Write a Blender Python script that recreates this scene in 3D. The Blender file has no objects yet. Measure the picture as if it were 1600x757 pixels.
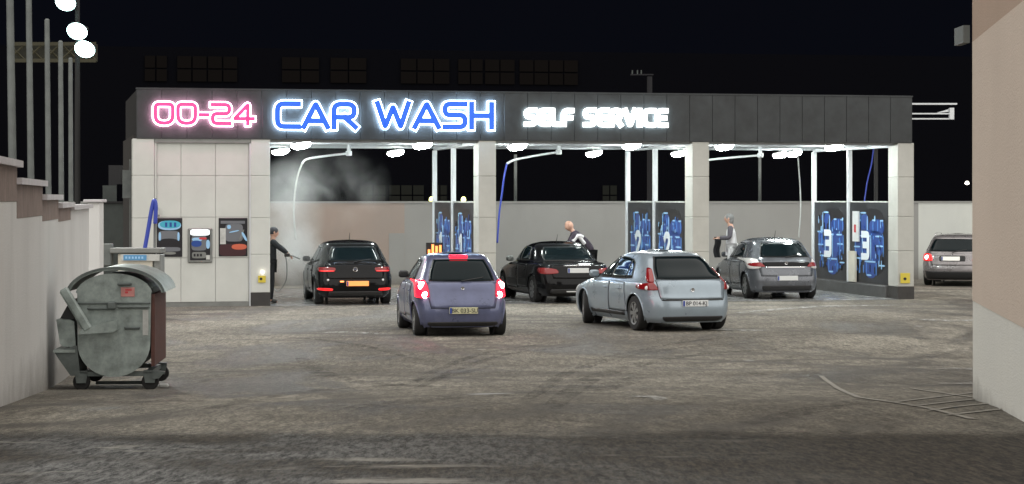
import bpy, math, random
import numpy as np
from mathutils import Vector, Matrix
random.seed(7)
R = math.radians
SC = bpy.context.scene
COL = SC.collection
FOC = 3400.0; HOR = 310.0; CAMH = 2.45

# ------------------------------------------------------------------ helpers
def px(x, y, Y):
    """point seen at photo pixel (x, y) standing Y metres in front of the camera"""
    return Vector(((x-800)/FOC*Y, Y, CAMH+(HOR-y)/FOC*Y))

TH = R(12.28); CT, ST = math.cos(TH), math.sin(TH)
FX0, FY0 = -8.52, 48.85
def F(s, d, z=0.0):
    return Vector((FX0+s*CT-d*ST, FY0+s*ST+d*CT, z))
def S(x, d=0.0):
    t = (x-800)/FOC
    return (t*(FY0+d*CT)-FX0+d*ST)/(CT-t*ST)
def ZF(y, x, d=0.0):
    p = F(S(x, d), d)
    return CAMH+(HOR-y)/FOC*p.y
def gz(Y):
    return float(np.interp(Y, [0, 9, 17.5, 20, 23.3, 26, 30, 35, 40], [1.13, 1.12, .77, .61, .40, .27, .12, .02, 0]))

class MB:
    def __init__(s): s.v = []; s.f = []
    def add(s, vs, fs):
        o = len(s.v); s.v += [tuple(p) for p in vs]; s.f += [tuple(i+o for i in f) for f in fs]; return s
    def box(s, x0, x1, y0, y1, z0, z1, M=None):
        vs = [Vector((x, y, z)) for z in (z0, z1) for x, y in ((x0, y0), (x1, y0), (x1, y1), (x0, y1))]
        if M is not None: vs = [M @ v for v in vs]
        return s.add(vs, [(3,2,1,0), (4,5,6,7), (0,1,5,4), (1,2,6,5), (2,3,7,6), (3,0,4,7)])
    def bbox(s, x0, x1, y0, y1, z0, z1, b=.02, M=None):
        """box with chamfered edges all round"""
        vs = []; fs = []
        xs, ys, zs = (x0, x1), (y0, y1), (z0, z1)
        idx = {}
        for i in (0, 1):
            for j in (0, 1):
                for k in (0, 1):
                    sx, sy, sz = (b, -b)[i], (b, -b)[j], (b, -b)[k]
                    for a, p in enumerate(((xs[i], ys[j]+sy, zs[k]+sz), (xs[i]+sx, ys[j], zs[k]+sz), (xs[i]+sx, ys[j]+sy, zs[k]))):
                        idx[i, j, k, a] = len(vs); vs.append(Vector(p))
        for i in (0, 1): fs.append([idx[i, j, k, 0] for j, k in ((0,0), (1,0), (1,1), (0,1))])
        for j in (0, 1): fs.append([idx[i, j, k, 1] for i, k in ((0,0), (1,0), (1,1), (0,1))])
        for k in (0, 1): fs.append([idx[i, j, k, 2] for i, j in ((0,0), (1,0), (1,1), (0,1))])
        for j in (0, 1):
            for k in (0, 1): fs.append([idx[0,j,k,1], idx[1,j,k,1], idx[1,j,k,2], idx[0,j,k,2]])
        for i in (0, 1):
            for k in (0, 1): fs.append([idx[i,0,k,0], idx[i,1,k,0], idx[i,1,k,2], idx[i,0,k,2]])
        for i in (0, 1):
            for j in (0, 1): fs.append([idx[i,j,0,0], idx[i,j,1,0], idx[i,j,1,1], idx[i,j,0,1]])
        for i in (0, 1):
            for j in (0, 1):
                for k in (0, 1): fs.append([idx[i,j,k,0], idx[i,j,k,1], idx[i,j,k,2]])
        if M is not None: vs = [M @ v for v in vs]
        return s.add(vs, fs)
    def tube(s, pts, r, n=10, cap=True):
        pts = [Vector(p) for p in pts]; m = len(pts)
        rs = r if isinstance(r, (list, tuple)) else [r]*m
        vs = []; fs = []; u = None
        for i, p in enumerate(pts):
            t = (pts[min(i+1, m-1)]-pts[max(i-1, 0)]).normalized()
            if u is None:
                a = Vector((0, 0, 1)) if abs(t.z) < .9 else Vector((1, 0, 0))
                u = t.cross(a).normalized()
            else: u = (u-t*u.dot(t)).normalized()
            w = t.cross(u)
            for k in range(n):
                a = 2*math.pi*k/n; vs.append(p+(u*math.cos(a)+w*math.sin(a))*rs[i])
        for i in range(m-1):
            for k in range(n):
                a, b = i*n+k, i*n+(k+1) % n; fs.append((a, b, b+n, a+n))
        if cap: fs += [tuple(range(n))[::-1], tuple(range((m-1)*n, m*n))]
        return s.add(vs, fs)
    def lathe(s, prof, n=24, M=None):
        """prof = (radius, height) list turned about local z"""
        vs = []; fs = []; m = len(prof)
        for r, h in prof:
            for k in range(n):
                a = 2*math.pi*k/n; v = Vector((r*math.cos(a), r*math.sin(a), h)); vs.append(M @ v if M is not None else v)
        for i in range(m-1):
            for k in range(n):
                a, b = i*n+k, i*n+(k+1) % n; fs.append((a, b, b+n, a+n))
        fs += [tuple(range(n))[::-1], tuple(range((m-1)*n, m*n))]
        return s.add(vs, fs)
    def prism(s, poly, a0, a1, axis='y', M=None):
        n = len(poly)
        def q(p, a):
            v = Vector((p[0], a, p[1])) if axis == 'y' else (Vector((a, p[0], p[1])) if axis == 'x' else Vector((p[0], p[1], a)))
            return M @ v if M is not None else v
        vs = [q(p, a0) for p in poly]+[q(p, a1) for p in poly]
        return s.add(vs, [tuple(range(n)), tuple(range(n, 2*n))[::-1]]+[(i, i+n, (i+1) % n+n, (i+1) % n) for i in range(n)])
    def ball(s, c, r, n=12, m=8):
        c = Vector(c); r = r if isinstance(r, (tuple, list)) else (r, r, r)
        vs = []; fs = []
        for i in range(m+1):
            a = math.pi*i/m
            for k in range(n):
                b = 2*math.pi*k/n; vs.append(c+Vector((r[0]*math.sin(a)*math.cos(b), r[1]*math.sin(a)*math.sin(b), r[2]*math.cos(a))))
        for i in range(m):
            for k in range(n):
                a, b = i*n+k, i*n+(k+1) % n; fs.append((a, a+n, b+n, b))
        return s.add(vs, fs)
    def build(s, name, mat, parent=None, smooth=False, label=None):
        me = bpy.data.meshes.new(name); me.from_pydata(s.v, [], s.f); me.validate()
        import bmesh
        bm = bmesh.new(); bm.from_mesh(me); bmesh.ops.remove_doubles(bm, verts=bm.verts, dist=1e-5)
        bmesh.ops.recalc_face_normals(bm, faces=bm.faces); bm.to_mesh(me); bm.free()
        if smooth:
            for p in me.polygons: p.use_smooth = True
            if smooth == 'auto':
                me.set_sharp_from_angle(angle=R(38))
        me.materials.append(mat)
        o = bpy.data.objects.new(name, me); COL.objects.link(o)
        if parent: o.parent = parent
        if label: o['label'] = label
        return o
def tag(o, label=None, cat=None, group=None, kind=None):
    if label: o['label'] = label
    if cat: o['category'] = cat
    if group: o['group'] = group
    if kind: o['kind'] = kind
    return o
def thing(name, label, cat, loc=(0,0,0), rz=0, group=None):
    o = bpy.data.objects.new(name, None); COL.objects.link(o); o.empty_display_size = .1
    o.location = loc; o.rotation_euler = (0, 0, rz)
    return tag(o, label, cat, group)
def bez(pts, n=8):
    """smooth curve through points"""
    pts = [Vector(p) for p in pts]; P = [pts[0]]+pts+[pts[-1]]; out = []
    for i in range(1, len(P)-2):
        for k in range(n):
            t = k/n; a, b, c, d = P[i-1], P[i], P[i+1], P[i+2]
            out.append(.5*((2*b)+(c-a)*t+(2*a-5*b+4*c-d)*t*t+(3*b-a-3*c+d)*t**3))
    out.append(pts[-1]); return out

# ------------------------------------------------------------------ materials
def mat(name, col, rough=.6, metal=0, coat=0, emit=None, es=0, var=0, vscale=3, bump=0, bscale=30, spec=.5, col2=None, trans=0, alpha=1):
    m = bpy.data.materials.new(name); m.use_nodes = True; nt = m.node_tree; b = nt.nodes['Principled BSDF']
    b.inputs['Base Color'].default_value = (*col, 1); b.inputs['Roughness'].default_value = rough
    b.inputs['Metallic'].default_value = metal; b.inputs['Coat Weight'].default_value = coat; b.inputs['Coat Roughness'].default_value = .04
    b.inputs['Specular IOR Level'].default_value = spec
    if emit: b.inputs['Emission Color'].default_value = (*emit, 1); b.inputs['Emission Strength'].default_value = es
    if var or col2:
        tc = nt.nodes.new('ShaderNodeTexCoord'); n = nt.nodes.new('ShaderNodeTexNoise'); n.inputs['Scale'].default_value = vscale
        n.inputs['Detail'].default_value = 8; n.inputs['Roughness'].default_value = .65
        nt.links.new(tc.outputs['Object'], n.inputs['Vector'])
        r = nt.nodes.new('ShaderNodeValToRGB'); r.color_ramp.elements[0].position = .3; r.color_ramp.elements[1].position = .72
        c2 = col2 if col2 else tuple(c*(1-var) for c in col)
        r.color_ramp.elements[0].color = (*c2, 1); r.color_ramp.elements[1].color = (*[min(1, c*(1+var*.4)) for c in col], 1)
        nt.links.new(n.outputs['Fac'], r.inputs['Fac']); nt.links.new(r.outputs['Color'], b.inputs['Base Color'])
        mr = nt.nodes.new('ShaderNodeMapRange'); mr.inputs['To Min'].default_value = max(0, rough-.12); mr.inputs['To Max'].default_value = min(1, rough+.12)
        nt.links.new(n.outputs['Fac'], mr.inputs['Value']); nt.links.new(mr.outputs['Result'], b.inputs['Roughness'])
    if bump:
        tc = nt.nodes.new('ShaderNodeTexCoord'); n = nt.nodes.new('ShaderNodeTexNoise'); n.inputs['Scale'].default_value = bscale
        n.inputs['Detail'].default_value = 5; nt.links.new(tc.outputs['Object'], n.inputs['Vector'])
        bp = nt.nodes.new('ShaderNodeBump'); bp.inputs['Strength'].default_value = bump; bp.inputs['Distance'].default_value = .02
        nt.links.new(n.outputs['Fac'], bp.inputs['Height']); nt.links.new(bp.outputs['Normal'], b.inputs['Normal'])
    return m
M = {}
M['panel'] = mat('panel_beige', (.60, .615, .585), .55, var=.10, vscale=1.2)
M['panel_r'] = mat('column_beige', (.50, .50, .465), .6, var=.14, vscale=1.5)
M['fascia'] = mat('fascia_grey', (.036, .041, .044), .42, metal=.1, var=.5, vscale=2.2)
M['dark'] = mat('dark_gap', (.015, .015, .016), .8)
M['white'] = mat('white_metal', (.74, .77, .80), .4, var=.08, vscale=4)
M['whitedirty'] = mat('white_dirty', (.55, .56, .54), .6, var=.3, vscale=5)
M['beam'] = mat('beam_paint', (.42, .44, .46), .45, var=.2, vscale=4)
M['plinth'] = mat('dark_plinth', (.045, .042, .040), .7, var=.3, vscale=6, bump=.3)
M['kerb'] = mat('wet_kerb', (.10, .10, .10), .45, var=.4, vscale=5, bump=.3)
M['lamp'] = mat('lamp_glow', (1, 1, 1), .5, emit=(.92, 1, .96), es=150)
M['lamp_housing'] = mat('lamp_housing', (.7, .72, .7), .4)
M['pink'] = mat('pink_letter', (.8, .06, .22), .4, emit=(1, .045, .20), es=1.0)
M['blue'] = mat('blue_letter', (.02, .08, .4), .4, emit=(.025, .14, .80), es=.8)
M['halo_pink'] = mat('halo_pink', (1, .9, .95), .4, emit=(1, .50, .70), es=9)
M['halo_blue'] = mat('halo_blue', (.9, .95, 1), .4, emit=(.60, .82, 1), es=9)
M['white_letter'] = mat('white_letter', (1, 1, 1), .4, emit=(.90, 1, 1), es=.62)
M['glow_whit'] = mat('back_glow_white', (1, 1, 1), .4, emit=(.80, .95, 1), es=12)
M['glow_pink'] = mat('back_glow_pink', (1, 1, 1), .4, emit=(1, .45, .62), es=30)
M['glow_blue'] = mat('back_glow_blue', (1, 1, 1), .4, emit=(.55, .75, 1), es=30)
M['white_face'] = mat('white_face', (.9, .9, .9), .4, emit=(1, 1, 1), es=9)
M['tyre'] = mat('tyre', (.012, .012, .012), .75, bump=.2, bscale=60)
M['rim'] = mat('rim', (.45, .46, .47), .3, metal=.9, var=.2, vscale=10)
M['rimdark'] = mat('rim_dark', (.03, .03, .03), .5)
M['trim'] = mat('black_trim', (.015, .015, .016), .45)
M['glass'] = mat('dark_glass', (.005, .010, .012), .03, spec=.12)
M['chrome'] = mat('chrome', (.75, .75, .76), .12, metal=1)
M['reflector'] = mat('white_reflector', (.8, .8, .8), .15, coat=1)
M['plate'] = mat('plate', (.72, .74, .74), .35)
M['plate_lit'] = mat('plate_lit', (.8, .8, .75), .4, emit=(1, .97, .9), es=.45)
M['plate_orange'] = mat('plate_orange', (.8, .35, .12), .4, emit=(1, .27, .06), es=1.0)  # orange light on the plate put in as colour and emission
M['ink'] = mat('plate_ink', (.03, .03, .04), .5)
M['blueband'] = mat('plate_blue_band', (.03, .06, .3), .5)
M['tail'] = mat('tail_unlit', (.22, .006, .008), .12, coat=.5, emit=(.7, .01, .01), es=.03)  # switched-off lens with a faint red glow put in
M['tail_on'] = mat('tail_lit', (.6, .01, .01), .2, coat=1, emit=(1, .012, .015), es=1.0)
M['brake_on'] = mat('brake_lit', (.3, .01, .02), .2, emit=(1, .008, .025), es=3.2)
M['bulb'] = mat('bulb_core', (1, .8, .8), .2, emit=(1, .36, .40), es=40)
M['bulb_w'] = mat('bulb_small', (1, 1, .9), .2, emit=(1, .9, .75), es=6)
M['lens'] = mat('lens_clear', (.75, .72, .70), .12, coat=1)
M['skin'] = mat('skin', (.62, .36, .27), .5, var=.1, vscale=12)
M['jack_dark'] = mat('cloth_dark', (.022, .026, .032), .85, var=.4, vscale=9, bump=.6, bscale=14)
M['trous'] = mat('cloth_trousers', (.014, .015, .018), .85, var=.3, vscale=8, bump=.5, bscale=12)
M['cloth_plum'] = mat('cloth_plum', (.045, .032, .05), .8, var=.3, vscale=8, bump=.5, bscale=12)
M['cloth_white'] = mat('cloth_white', (.85, .84, .86), .8, var=.12, vscale=10, bump=.5, bscale=14)
M['cloth_grey'] = mat('cloth_grey', (.11, .10, .12), .85, var=.2, vscale=8, bump=.5, bscale=12)
M['hair_grey'] = mat('hair_grey', (.22, .22, .22), .7, bump=.8, bscale=60)
M['shoe'] = mat('shoe', (.03, .028, .026), .6)
M['cap'] = mat('wall_cap', (.62, .60, .62), .7, var=.15, vscale=4, bump=.2)
M['brown'] = mat('brown_band', (.30, .235, .21), .85, var=.3, vscale=5, bump=.3)
M['galv'] = mat('galvanised', (.44, .51, .49), .45, metal=.2, col2=(.17, .20, .19), vscale=6, bump=.12, bscale=9)
M['galvd'] = mat('galvanised_dark', (.16, .185, .18), .5, metal=.5, var=.4, vscale=7, bump=.2, bscale=9)
M['rust'] = mat('rust_side', (.12, .050, .040), .7, var=.4, vscale=6, bump=.2)
M['pinklabel'] = mat('pink_label', (.62, .27, .25), .6, var=.2, vscale=14)
M['pole'] = mat('pole_grey', (.20, .22, .21), .6, metal=.2, col2=(.10, .11, .11), vscale=2.5)
M['bluehose'] = mat('blue_hose', (.04, .07, .42), .4)
M['bluelab'] = mat('blue_label', (.10, .30, .55), .5)
M['cabinet'] = mat('cabinet', (.72, .68, .58), .4, var=.1, vscale=3)
M['steelg'] = mat('grey_steel', (.25, .26, .25), .45, metal=.4, var=.2, vscale=5)
M['black'] = mat('black_print', (.012, .012, .016), .3)
M['g_lt'] = mat('print_pale_blue', (.34, .60, .88), .3)
M['g_md'] = mat('print_mid_blue', (.08, .24, .62), .3)
M['g_dk'] = mat('print_deep_blue', (.022, .07, .30), .3)
M['g_wh'] = mat('print_white', (.86, .92, .97), .3)
M['g_gry'] = mat('print_grey', (.16, .17, .19), .3)
M['g_board'] = mat('board_grey', (.05, .053, .06), .35, col2=(.010, .011, .014), vscale=1.4)
M['cyan'] = mat('print_cyan', (.06, .42, .58), .4)
M['orange'] = mat('print_orange', (.60, .13, .07), .4)
M['maroon'] = mat('print_maroon', (.05, .014, .018), .4)
M['screen'] = mat('screen_white', (.9, .95, 1), .3, emit=(.9, .97, 1), es=1.6)
M['yellow'] = mat('yellow_notice', (.65, .52, .06), .5)
M['redink'] = mat('red_ink', (.6, .05, .06), .5)
M['glow_o'] = mat('orange_glow', (.9, .3, .1), .5, emit=(1, .3, .08), es=2.2)
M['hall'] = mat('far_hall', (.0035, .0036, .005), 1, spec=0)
M['hallwin'] = mat('far_hall_window', (.002, .002, .002), .9, emit=(.55, .42, .36), es=.008, var=0, spec=0)
M['hallwin2'] = mat('far_hall_window_low', (.002, .002, .002), .9, emit=(.6, .62, .5), es=.022, spec=0)
M['truss'] = mat('truss_yellow', (.03, .027, .012), .7, emit=(.5, .42, .15), es=.01)  # weak emission stands in for the light falling on the truss
M['shed'] = mat('shed_grey', (.06, .07, .066), .8, var=.3, vscale=3)
M['flood'] = mat('flood_glow', (1, 1, 1), .5, emit=(.62, 1, .95), es=9)
M['ylamp'] = mat('yellow_lamp', (1, 1, .5), .5, emit=(.95, 1, .35), es=3)
M['paint_line'] = mat('faded_line', (.34, .32, .28), .8, col2=(.17, .16, .14), vscale=7)

def wallmat(name, c1, c2, stain, sc=1.0, dirt=(.05, .55)):
    """stucco: two tones in clouds, vertical streaks and grit"""
    m = mat(name, c1, .8, bump=.35, bscale=55); nt = m.node_tree; b = nt.nodes['Principled BSDF']
    tc = nt.nodes.new('ShaderNodeTexCoord')
    n1 = nt.nodes.new('ShaderNodeTexNoise'); n1.inputs['Scale'].default_value = .6*sc; n1.inputs['Detail'].default_value = 6
    mp = nt.nodes.new('ShaderNodeMapping'); mp.inputs['Scale'].default_value = (1.4*sc, 1.4*sc, .45*sc)
    n2 = nt.nodes.new('ShaderNodeTexNoise'); n2.inputs['Scale'].default_value = 1; n2.inputs['Detail'].default_value = 8
    nt.links.new(tc.outputs['Object'], n1.inputs['Vector']); nt.links.new(tc.outputs['Object'], mp.inputs['Vector']); nt.links.new(mp.outputs['Vector'], n2.inputs['Vector'])
    mx = nt.nodes.new('ShaderNodeMix'); mx.data_type = 'RGBA'; mx.inputs[6].default_value = (*c1, 1); mx.inputs[7].default_value = (*c2, 1)
    r1 = nt.nodes.new('ShaderNodeValToRGB'); r1.color_ramp.elements[0].position = .35; r1.color_ramp.elements[1].position = .65
    nt.links.new(n1.outputs['Fac'], r1.inputs['Fac']); nt.links.new(r1.outputs['Color'], mx.inputs[0])
    m2 = nt.nodes.new('ShaderNodeMix'); m2.data_type = 'RGBA'; m2.inputs[7].default_value = (*stain, 1)
    r2 = nt.nodes.new('ShaderNodeValToRGB'); r2.color_ramp.elements[0].position = .52; r2.color_ramp.elements[1].position = .8
    r2.color_ramp.elements[1].color = (.35, .35, .35, 1)
    nt.links.new(n2.outputs['Fac'], r2.inputs['Fac']); nt.links.new(r2.outputs['Color'], m2.inputs[0])
    nt.links.new(mx.outputs[2], m2.inputs[6])
    sp = nt.nodes.new('ShaderNodeSeparateXYZ'); nt.links.new(tc.outputs['Object'], sp.inputs[0])
    n3 = nt.nodes.new('ShaderNodeTexNoise'); n3.inputs['Scale'].default_value = 2.5; n3.inputs['Detail'].default_value = 9; n3.inputs['Roughness'].default_value = .75; nt.links.new(tc.outputs['Object'], n3.inputs['Vector'])
    mr = nt.nodes.new('ShaderNodeMapRange'); mr.inputs['From Min'].default_value = dirt[1]; mr.inputs['From Max'].default_value = dirt[0]; mr.clamp = False; nt.links.new(sp.outputs['Z'], mr.inputs['Value'])
    ad = nt.nodes.new('ShaderNodeMath'); ad.operation = 'ADD'; nt.links.new(mr.outputs['Result'], ad.inputs[0]); nt.links.new(n3.outputs['Fac'], ad.inputs[1])
    m4 = nt.nodes.new('ShaderNodeMapRange'); m4.inputs['From Min'].default_value = .75; m4.inputs['From Max'].default_value = 1.6; m4.inputs['To Max'].default_value = .75; nt.links.new(ad.outputs[0], m4.inputs['Value'])
    m3 = nt.nodes.new('ShaderNodeMix'); m3.data_type = 'RGBA'; m3.inputs[7].default_value = (.16, .145, .125, 1); nt.links.new(m4.outputs['Result'], m3.inputs[0]); nt.links.new(m2.outputs[2], m3.inputs[6]); nt.links.new(m3.outputs[2], b.inputs['Base Color'])
    return m
M['stucco'] = wallmat('stucco_grey', (.74, .74, .73), (.68, .68, .67), (.48, .48, .47), 1, (.55, 1.15))
M['stucco_w'] = wallmat('stucco_offwhite', (.78, .78, .73), (.74, .74, .70), (.62, .62, .58), 1, (.62, .95))
M['peach'] = wallmat('render_peach', (.70, .59, .50), (.66, .555, .47), (.60, .50, .425))
M['cream'] = wallmat('render_cream', (.52, .44, .375), (.49, .41, .35), (.42, .36, .31))
M['brownr'] = wallmat('render_brown', (.50, .37, .29), (.47, .35, .27), (.42, .31, .24))
M['backwall'] = wallmat('backwall_grey', (.31, .31, .30), (.285, .285, .275), (.21, .21, .205))
M['backpink'] = wallmat('backwall_pinkish', (.36, .285, .245), (.32, .27, .24), (.25, .22, .20))
M['backwhite'] = wallmat('backwall_white', (.62, .64, .60), (.58, .6, .57), (.42, .44, .43))

def groundmat():
    m = bpy.data.materials.new('yard_asphalt'); m.use_nodes = True; nt = m.node_tree; b = nt.nodes['Principled BSDF']; N = nt.nodes.new; L = nt.links.new
    tc = N('ShaderNodeTexCoord')
    def noise(sc, det=8, sx=1, sy=1, ro=.6, dist=0):
        mp = N('ShaderNodeMapping'); mp.inputs['Scale'].default_value = (sx, sy, 1); L(tc.outputs['Object'], mp.inputs['Vector'])
        n = N('ShaderNodeTexNoise'); n.inputs['Scale'].default_value = sc; n.inputs['Detail'].default_value = det; n.inputs['Roughness'].default_value = ro; n.inputs['Distortion'].default_value = dist
        L(mp.outputs['Vector'], n.inputs['Vector']); return n
    def ramp(n, p0, p1, c0=(0,0,0), c1=(1,1,1)):
        r = N('ShaderNodeValToRGB'); r.color_ramp.elements[0].position = p0; r.color_ramp.elements[1].position = p1
        r.color_ramp.elements[0].color = (*c0, 1); r.color_ramp.elements[1].color = (*c1, 1); L(n.outputs['Fac'], r.inputs['Fac']); return r
    def mix(f, a, c):
        x = N('ShaderNodeMix'); x.data_type = 'RGBA'
        L(f, x.inputs[0])
        if isinstance(a, tuple): x.inputs[6].default_value = (*a, 1)
        else: L(a, x.inputs[6])
        if isinstance(c, tuple): x.inputs[7].default_value = (*c, 1)
        else: L(c, x.inputs[7])
        return x.outputs[2]
    big = ramp(noise(.16, 5, 1, .55, .55, 1.2), .38, .60)
    base = mix(big.outputs[0], (.150, .140, .120), (.285, .272, .240))
    wet = ramp(noise(.30, 8, .8, .40, .65, 1.4), .50, .60)
    base = mix(wet.outputs[0], base, (.120, .112, .101))
    fine = ramp(noise(9, 6, 1, 1, .8), .40, .66)
    base = mix(fine.outputs[0], base, (.20, .185, .165)) if False else base
    grit = ramp(noise(34, 4, 1, .7, .85), .40, .62, (.40, .40, .40), (1.55, 1.52, 1.46))
    mul = N('ShaderNodeMix'); mul.data_type = 'RGBA'; mul.blend_type = 'MULTIPLY'; mul.inputs[0].default_value = 1; L(base, mul.inputs[6]); L(grit.outputs[0], mul.inputs[7])
    # worn patches and dirt at about half a metre
    pm = ramp(noise(2.6, 7, 1, .35, .75, .4), .34, .66, (.70, .69, .68), (1.2, 1.2, 1.2))
    mu2 = N('ShaderNodeMix'); mu2.data_type = 'RGBA'; mu2.blend_type = 'MULTIPLY'; mu2.inputs[0].default_value = 1; L(mul.outputs[2], mu2.inputs[6]); L(pm.outputs[0], mu2.inputs[7]); mul = mu2
    g2 = ramp(noise(13, 4, 1, .16, .8), .38, .62, (.66, .65, .63), (1.30, 1.28, 1.25))
    mu3 = N('ShaderNodeMix'); mu3.data_type = 'RGBA'; mu3.blend_type = 'MULTIPLY'; mu3.inputs[0].default_value = 1; L(mul.outputs[2], mu3.inputs[6]); L(g2.outputs[0], mu3.inputs[7]); mul = mu3
    # swept tyre arcs: rings about points of the yard
    col = mul.outputs[2]
    for cx, cy, sc in ((9.5, 15, .9), (-8, 19, .75)):
        mp = N('ShaderNodeMapping'); mp.inputs['Location'].default_value = (-cx, -cy, 0); L(tc.outputs['Object'], mp.inputs['Vector'])
        wv = N('ShaderNodeTexWave'); wv.wave_type = 'RINGS'; wv.rings_direction = 'Z'; wv.inputs['Scale'].default_value = sc*.20; wv.inputs['Distortion'].default_value = 6; wv.inputs['Detail'].default_value = 4; wv.inputs['Detail Scale'].default_value = .35
        L(mp.outputs['Vector'], wv.inputs['Vector'])
        r = N('ShaderNodeValToRGB'); r.color_ramp.elements[0].position = .0; r.color_ramp.elements[1].position = .22; r.color_ramp.elements[0].color = (.75, .75, .75, 1); r.color_ramp.elements[1].color = (0, 0, 0, 1)
        L(wv.outputs['Fac'], r.inputs['Fac']); mk = ramp(noise(.22, 3, 1, .8, .5), .44, .60); mq = N('ShaderNodeMath'); mq.operation = 'MULTIPLY'; L(r.outputs[0], mq.inputs[0]); L(mk.outputs[0], mq.inputs[1]); col = mix(mq.outputs[0], col, (.095, .088, .078))
    # small pale patches of slush and worn paint
    sp = ramp(noise(.9, 3, .8, .5, .5), .715, .76)
    col = mix(sp.outputs[0], col, (.36, .36, .36))
    L(col, b.inputs['Base Color'])
    rr = N('ShaderNodeMapRange'); rr.inputs['To Min'].default_value = .80; rr.inputs['To Max'].default_value = .50; L(wet.outputs[0], rr.inputs['Value']); L(rr.outputs['Result'], b.inputs['Roughness'])
    bp = N('ShaderNodeBump'); bp.inputs['Strength'].default_value = .8; bp.inputs['Distance'].default_value = .03
    L(noise(20, 8, 1, 1, .85).outputs['Fac'], bp.inputs['Height']); L(bp.outputs['Normal'], b.inputs['Normal'])
    return m
def foreground_mat():
    m = bpy.data.materials.new('road_rough'); m.use_nodes = True; nt = m.node_tree; b = nt.nodes['Principled BSDF']; N = nt.nodes.new; L = nt.links.new
    tc = N('ShaderNodeTexCoord'); sep = N('ShaderNodeSeparateXYZ'); L(tc.outputs['Object'], sep.inputs[0])
    def noise(sc, det=8, ro=.7, sy=1):
        mp = N('ShaderNodeMapping'); mp.inputs['Scale'].default_value = (1, sy, 1); L(tc.outputs['Object'], mp.inputs['Vector'])
        n = N('ShaderNodeTexNoise'); n.inputs['Scale'].default_value = sc; n.inputs['Detail'].default_value = det; n.inputs['Roughness'].default_value = ro; L(mp.outputs['Vector'], n.inputs['Vector']); return n
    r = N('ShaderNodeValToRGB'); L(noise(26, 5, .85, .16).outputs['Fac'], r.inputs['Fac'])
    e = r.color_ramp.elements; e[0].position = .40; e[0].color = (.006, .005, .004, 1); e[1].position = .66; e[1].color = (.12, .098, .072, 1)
    # grey gravel and old slush towards the left of the strip
    mr = N('ShaderNodeMapRange'); mr.inputs['From Min'].default_value = 2.0; mr.inputs['From Max'].default_value = -1.5; L(sep.outputs['X'], mr.inputs['Value'])
    g = N('ShaderNodeValToRGB'); L(noise(22, 5, .85, .16).outputs['Fac'], g.inputs['Fac']); e = g.color_ramp.elements; e[0].position = .40; e[0].color = (.02, .02, .02, 1); e[1].position = .62; e[1].color = (.27, .27, .26, 1)
    n2 = N('ShaderNodeValToRGB'); L(noise(.8, 4, .5).outputs['Fac'], n2.inputs['Fac']); n2.color_ramp.elements[0].position = .35; n2.color_ramp.elements[1].position = .55
    mm = N('ShaderNodeMath'); mm.operation = 'MULTIPLY'; L(mr.outputs['Result'], mm.inputs[0]); L(n2.outputs['Color'], mm.inputs[1])
    mx = N('ShaderNodeMix'); mx.data_type = 'RGBA'; L(mm.outputs[0], mx.inputs[0]); L(r.outputs['Color'], mx.inputs[6]); L(g.outputs['Color'], mx.inputs[7])
    s = N('ShaderNodeValToRGB'); L(noise(.7, 6, .6, 2.4).outputs['Fac'], s.inputs['Fac']); s.color_ramp.elements[0].position = .58; s.color_ramp.elements[1].position = .66
    m3 = N('ShaderNodeMath'); m3.operation = 'MULTIPLY'; L(mr.outputs['Result'], m3.inputs[0]); L(s.outputs['Color'], m3.inputs[1])
    mx2 = N('ShaderNodeMix'); mx2.data_type = 'RGBA'; L(m3.outputs[0], mx2.inputs[0]); L(mx.outputs[2], mx2.inputs[6]); mx2.inputs[7].default_value = (.45, .43, .38, 1)
    L(mx2.outputs[2], b.inputs['Base Color']); b.inputs['Roughness'].default_value = .75
    bp = N('ShaderNodeBump'); bp.inputs['Strength'].default_value = 1; bp.inputs['Distance'].default_value = .06
    L(noise(12, 8, .8, .3).outputs['Fac'], bp.inputs['Height']); L(bp.outputs['Normal'], b.inputs['Normal'])
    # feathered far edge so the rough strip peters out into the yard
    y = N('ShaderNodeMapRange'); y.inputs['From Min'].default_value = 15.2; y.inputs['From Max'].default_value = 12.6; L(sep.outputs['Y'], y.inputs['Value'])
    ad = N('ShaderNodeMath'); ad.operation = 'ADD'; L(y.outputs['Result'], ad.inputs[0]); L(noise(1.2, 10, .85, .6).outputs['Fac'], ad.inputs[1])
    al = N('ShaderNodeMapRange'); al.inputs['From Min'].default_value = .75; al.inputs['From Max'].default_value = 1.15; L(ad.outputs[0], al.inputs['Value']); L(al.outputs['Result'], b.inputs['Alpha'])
    return m
M['ground'] = groundmat(); M['road'] = foreground_mat()
M['wetfloor'] = mat('wet_floor', (.36, .36, .36), .25, col2=(.20, .20, .20), vscale=1.6, bump=.3, bscale=8)

# ------------------------------------------------------------------ ground
def sheet(name, x0, x1, ys, dz, m, kind='structure', xs=None):
    xs = xs or [x0+(x1-x0)*i/16 for i in range(17)]
    vs = [(x, y, gz(y)+dz) for y in ys for x in xs]; n = len(xs)
    fs = [(j*n+i, j*n+i+1, (j+1)*n+i+1, (j+1)*n+i) for j in range(len(ys)-1) for i in range(n-1)]
    o = MB().add(vs, fs).build(name, m, smooth=True); o['kind'] = kind; return o
ys = [-60, -10, 0, 4, 9]+[9+.5*i for i in range(1, 64)]+[45, 60, 90, 160, 400]
sheet('ground', -200, 200, ys, 0, M['ground'])
strip_ys = [9-9, 3, 6, 9]+[9+.5*i for i in range(1, 12)]
sheet('road', -30, 30, [0, 3, 6, 9]+[9+.5*i for i in range(1, 13)], .012, M['road'])  # darker, rougher strip across the near ground
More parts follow.
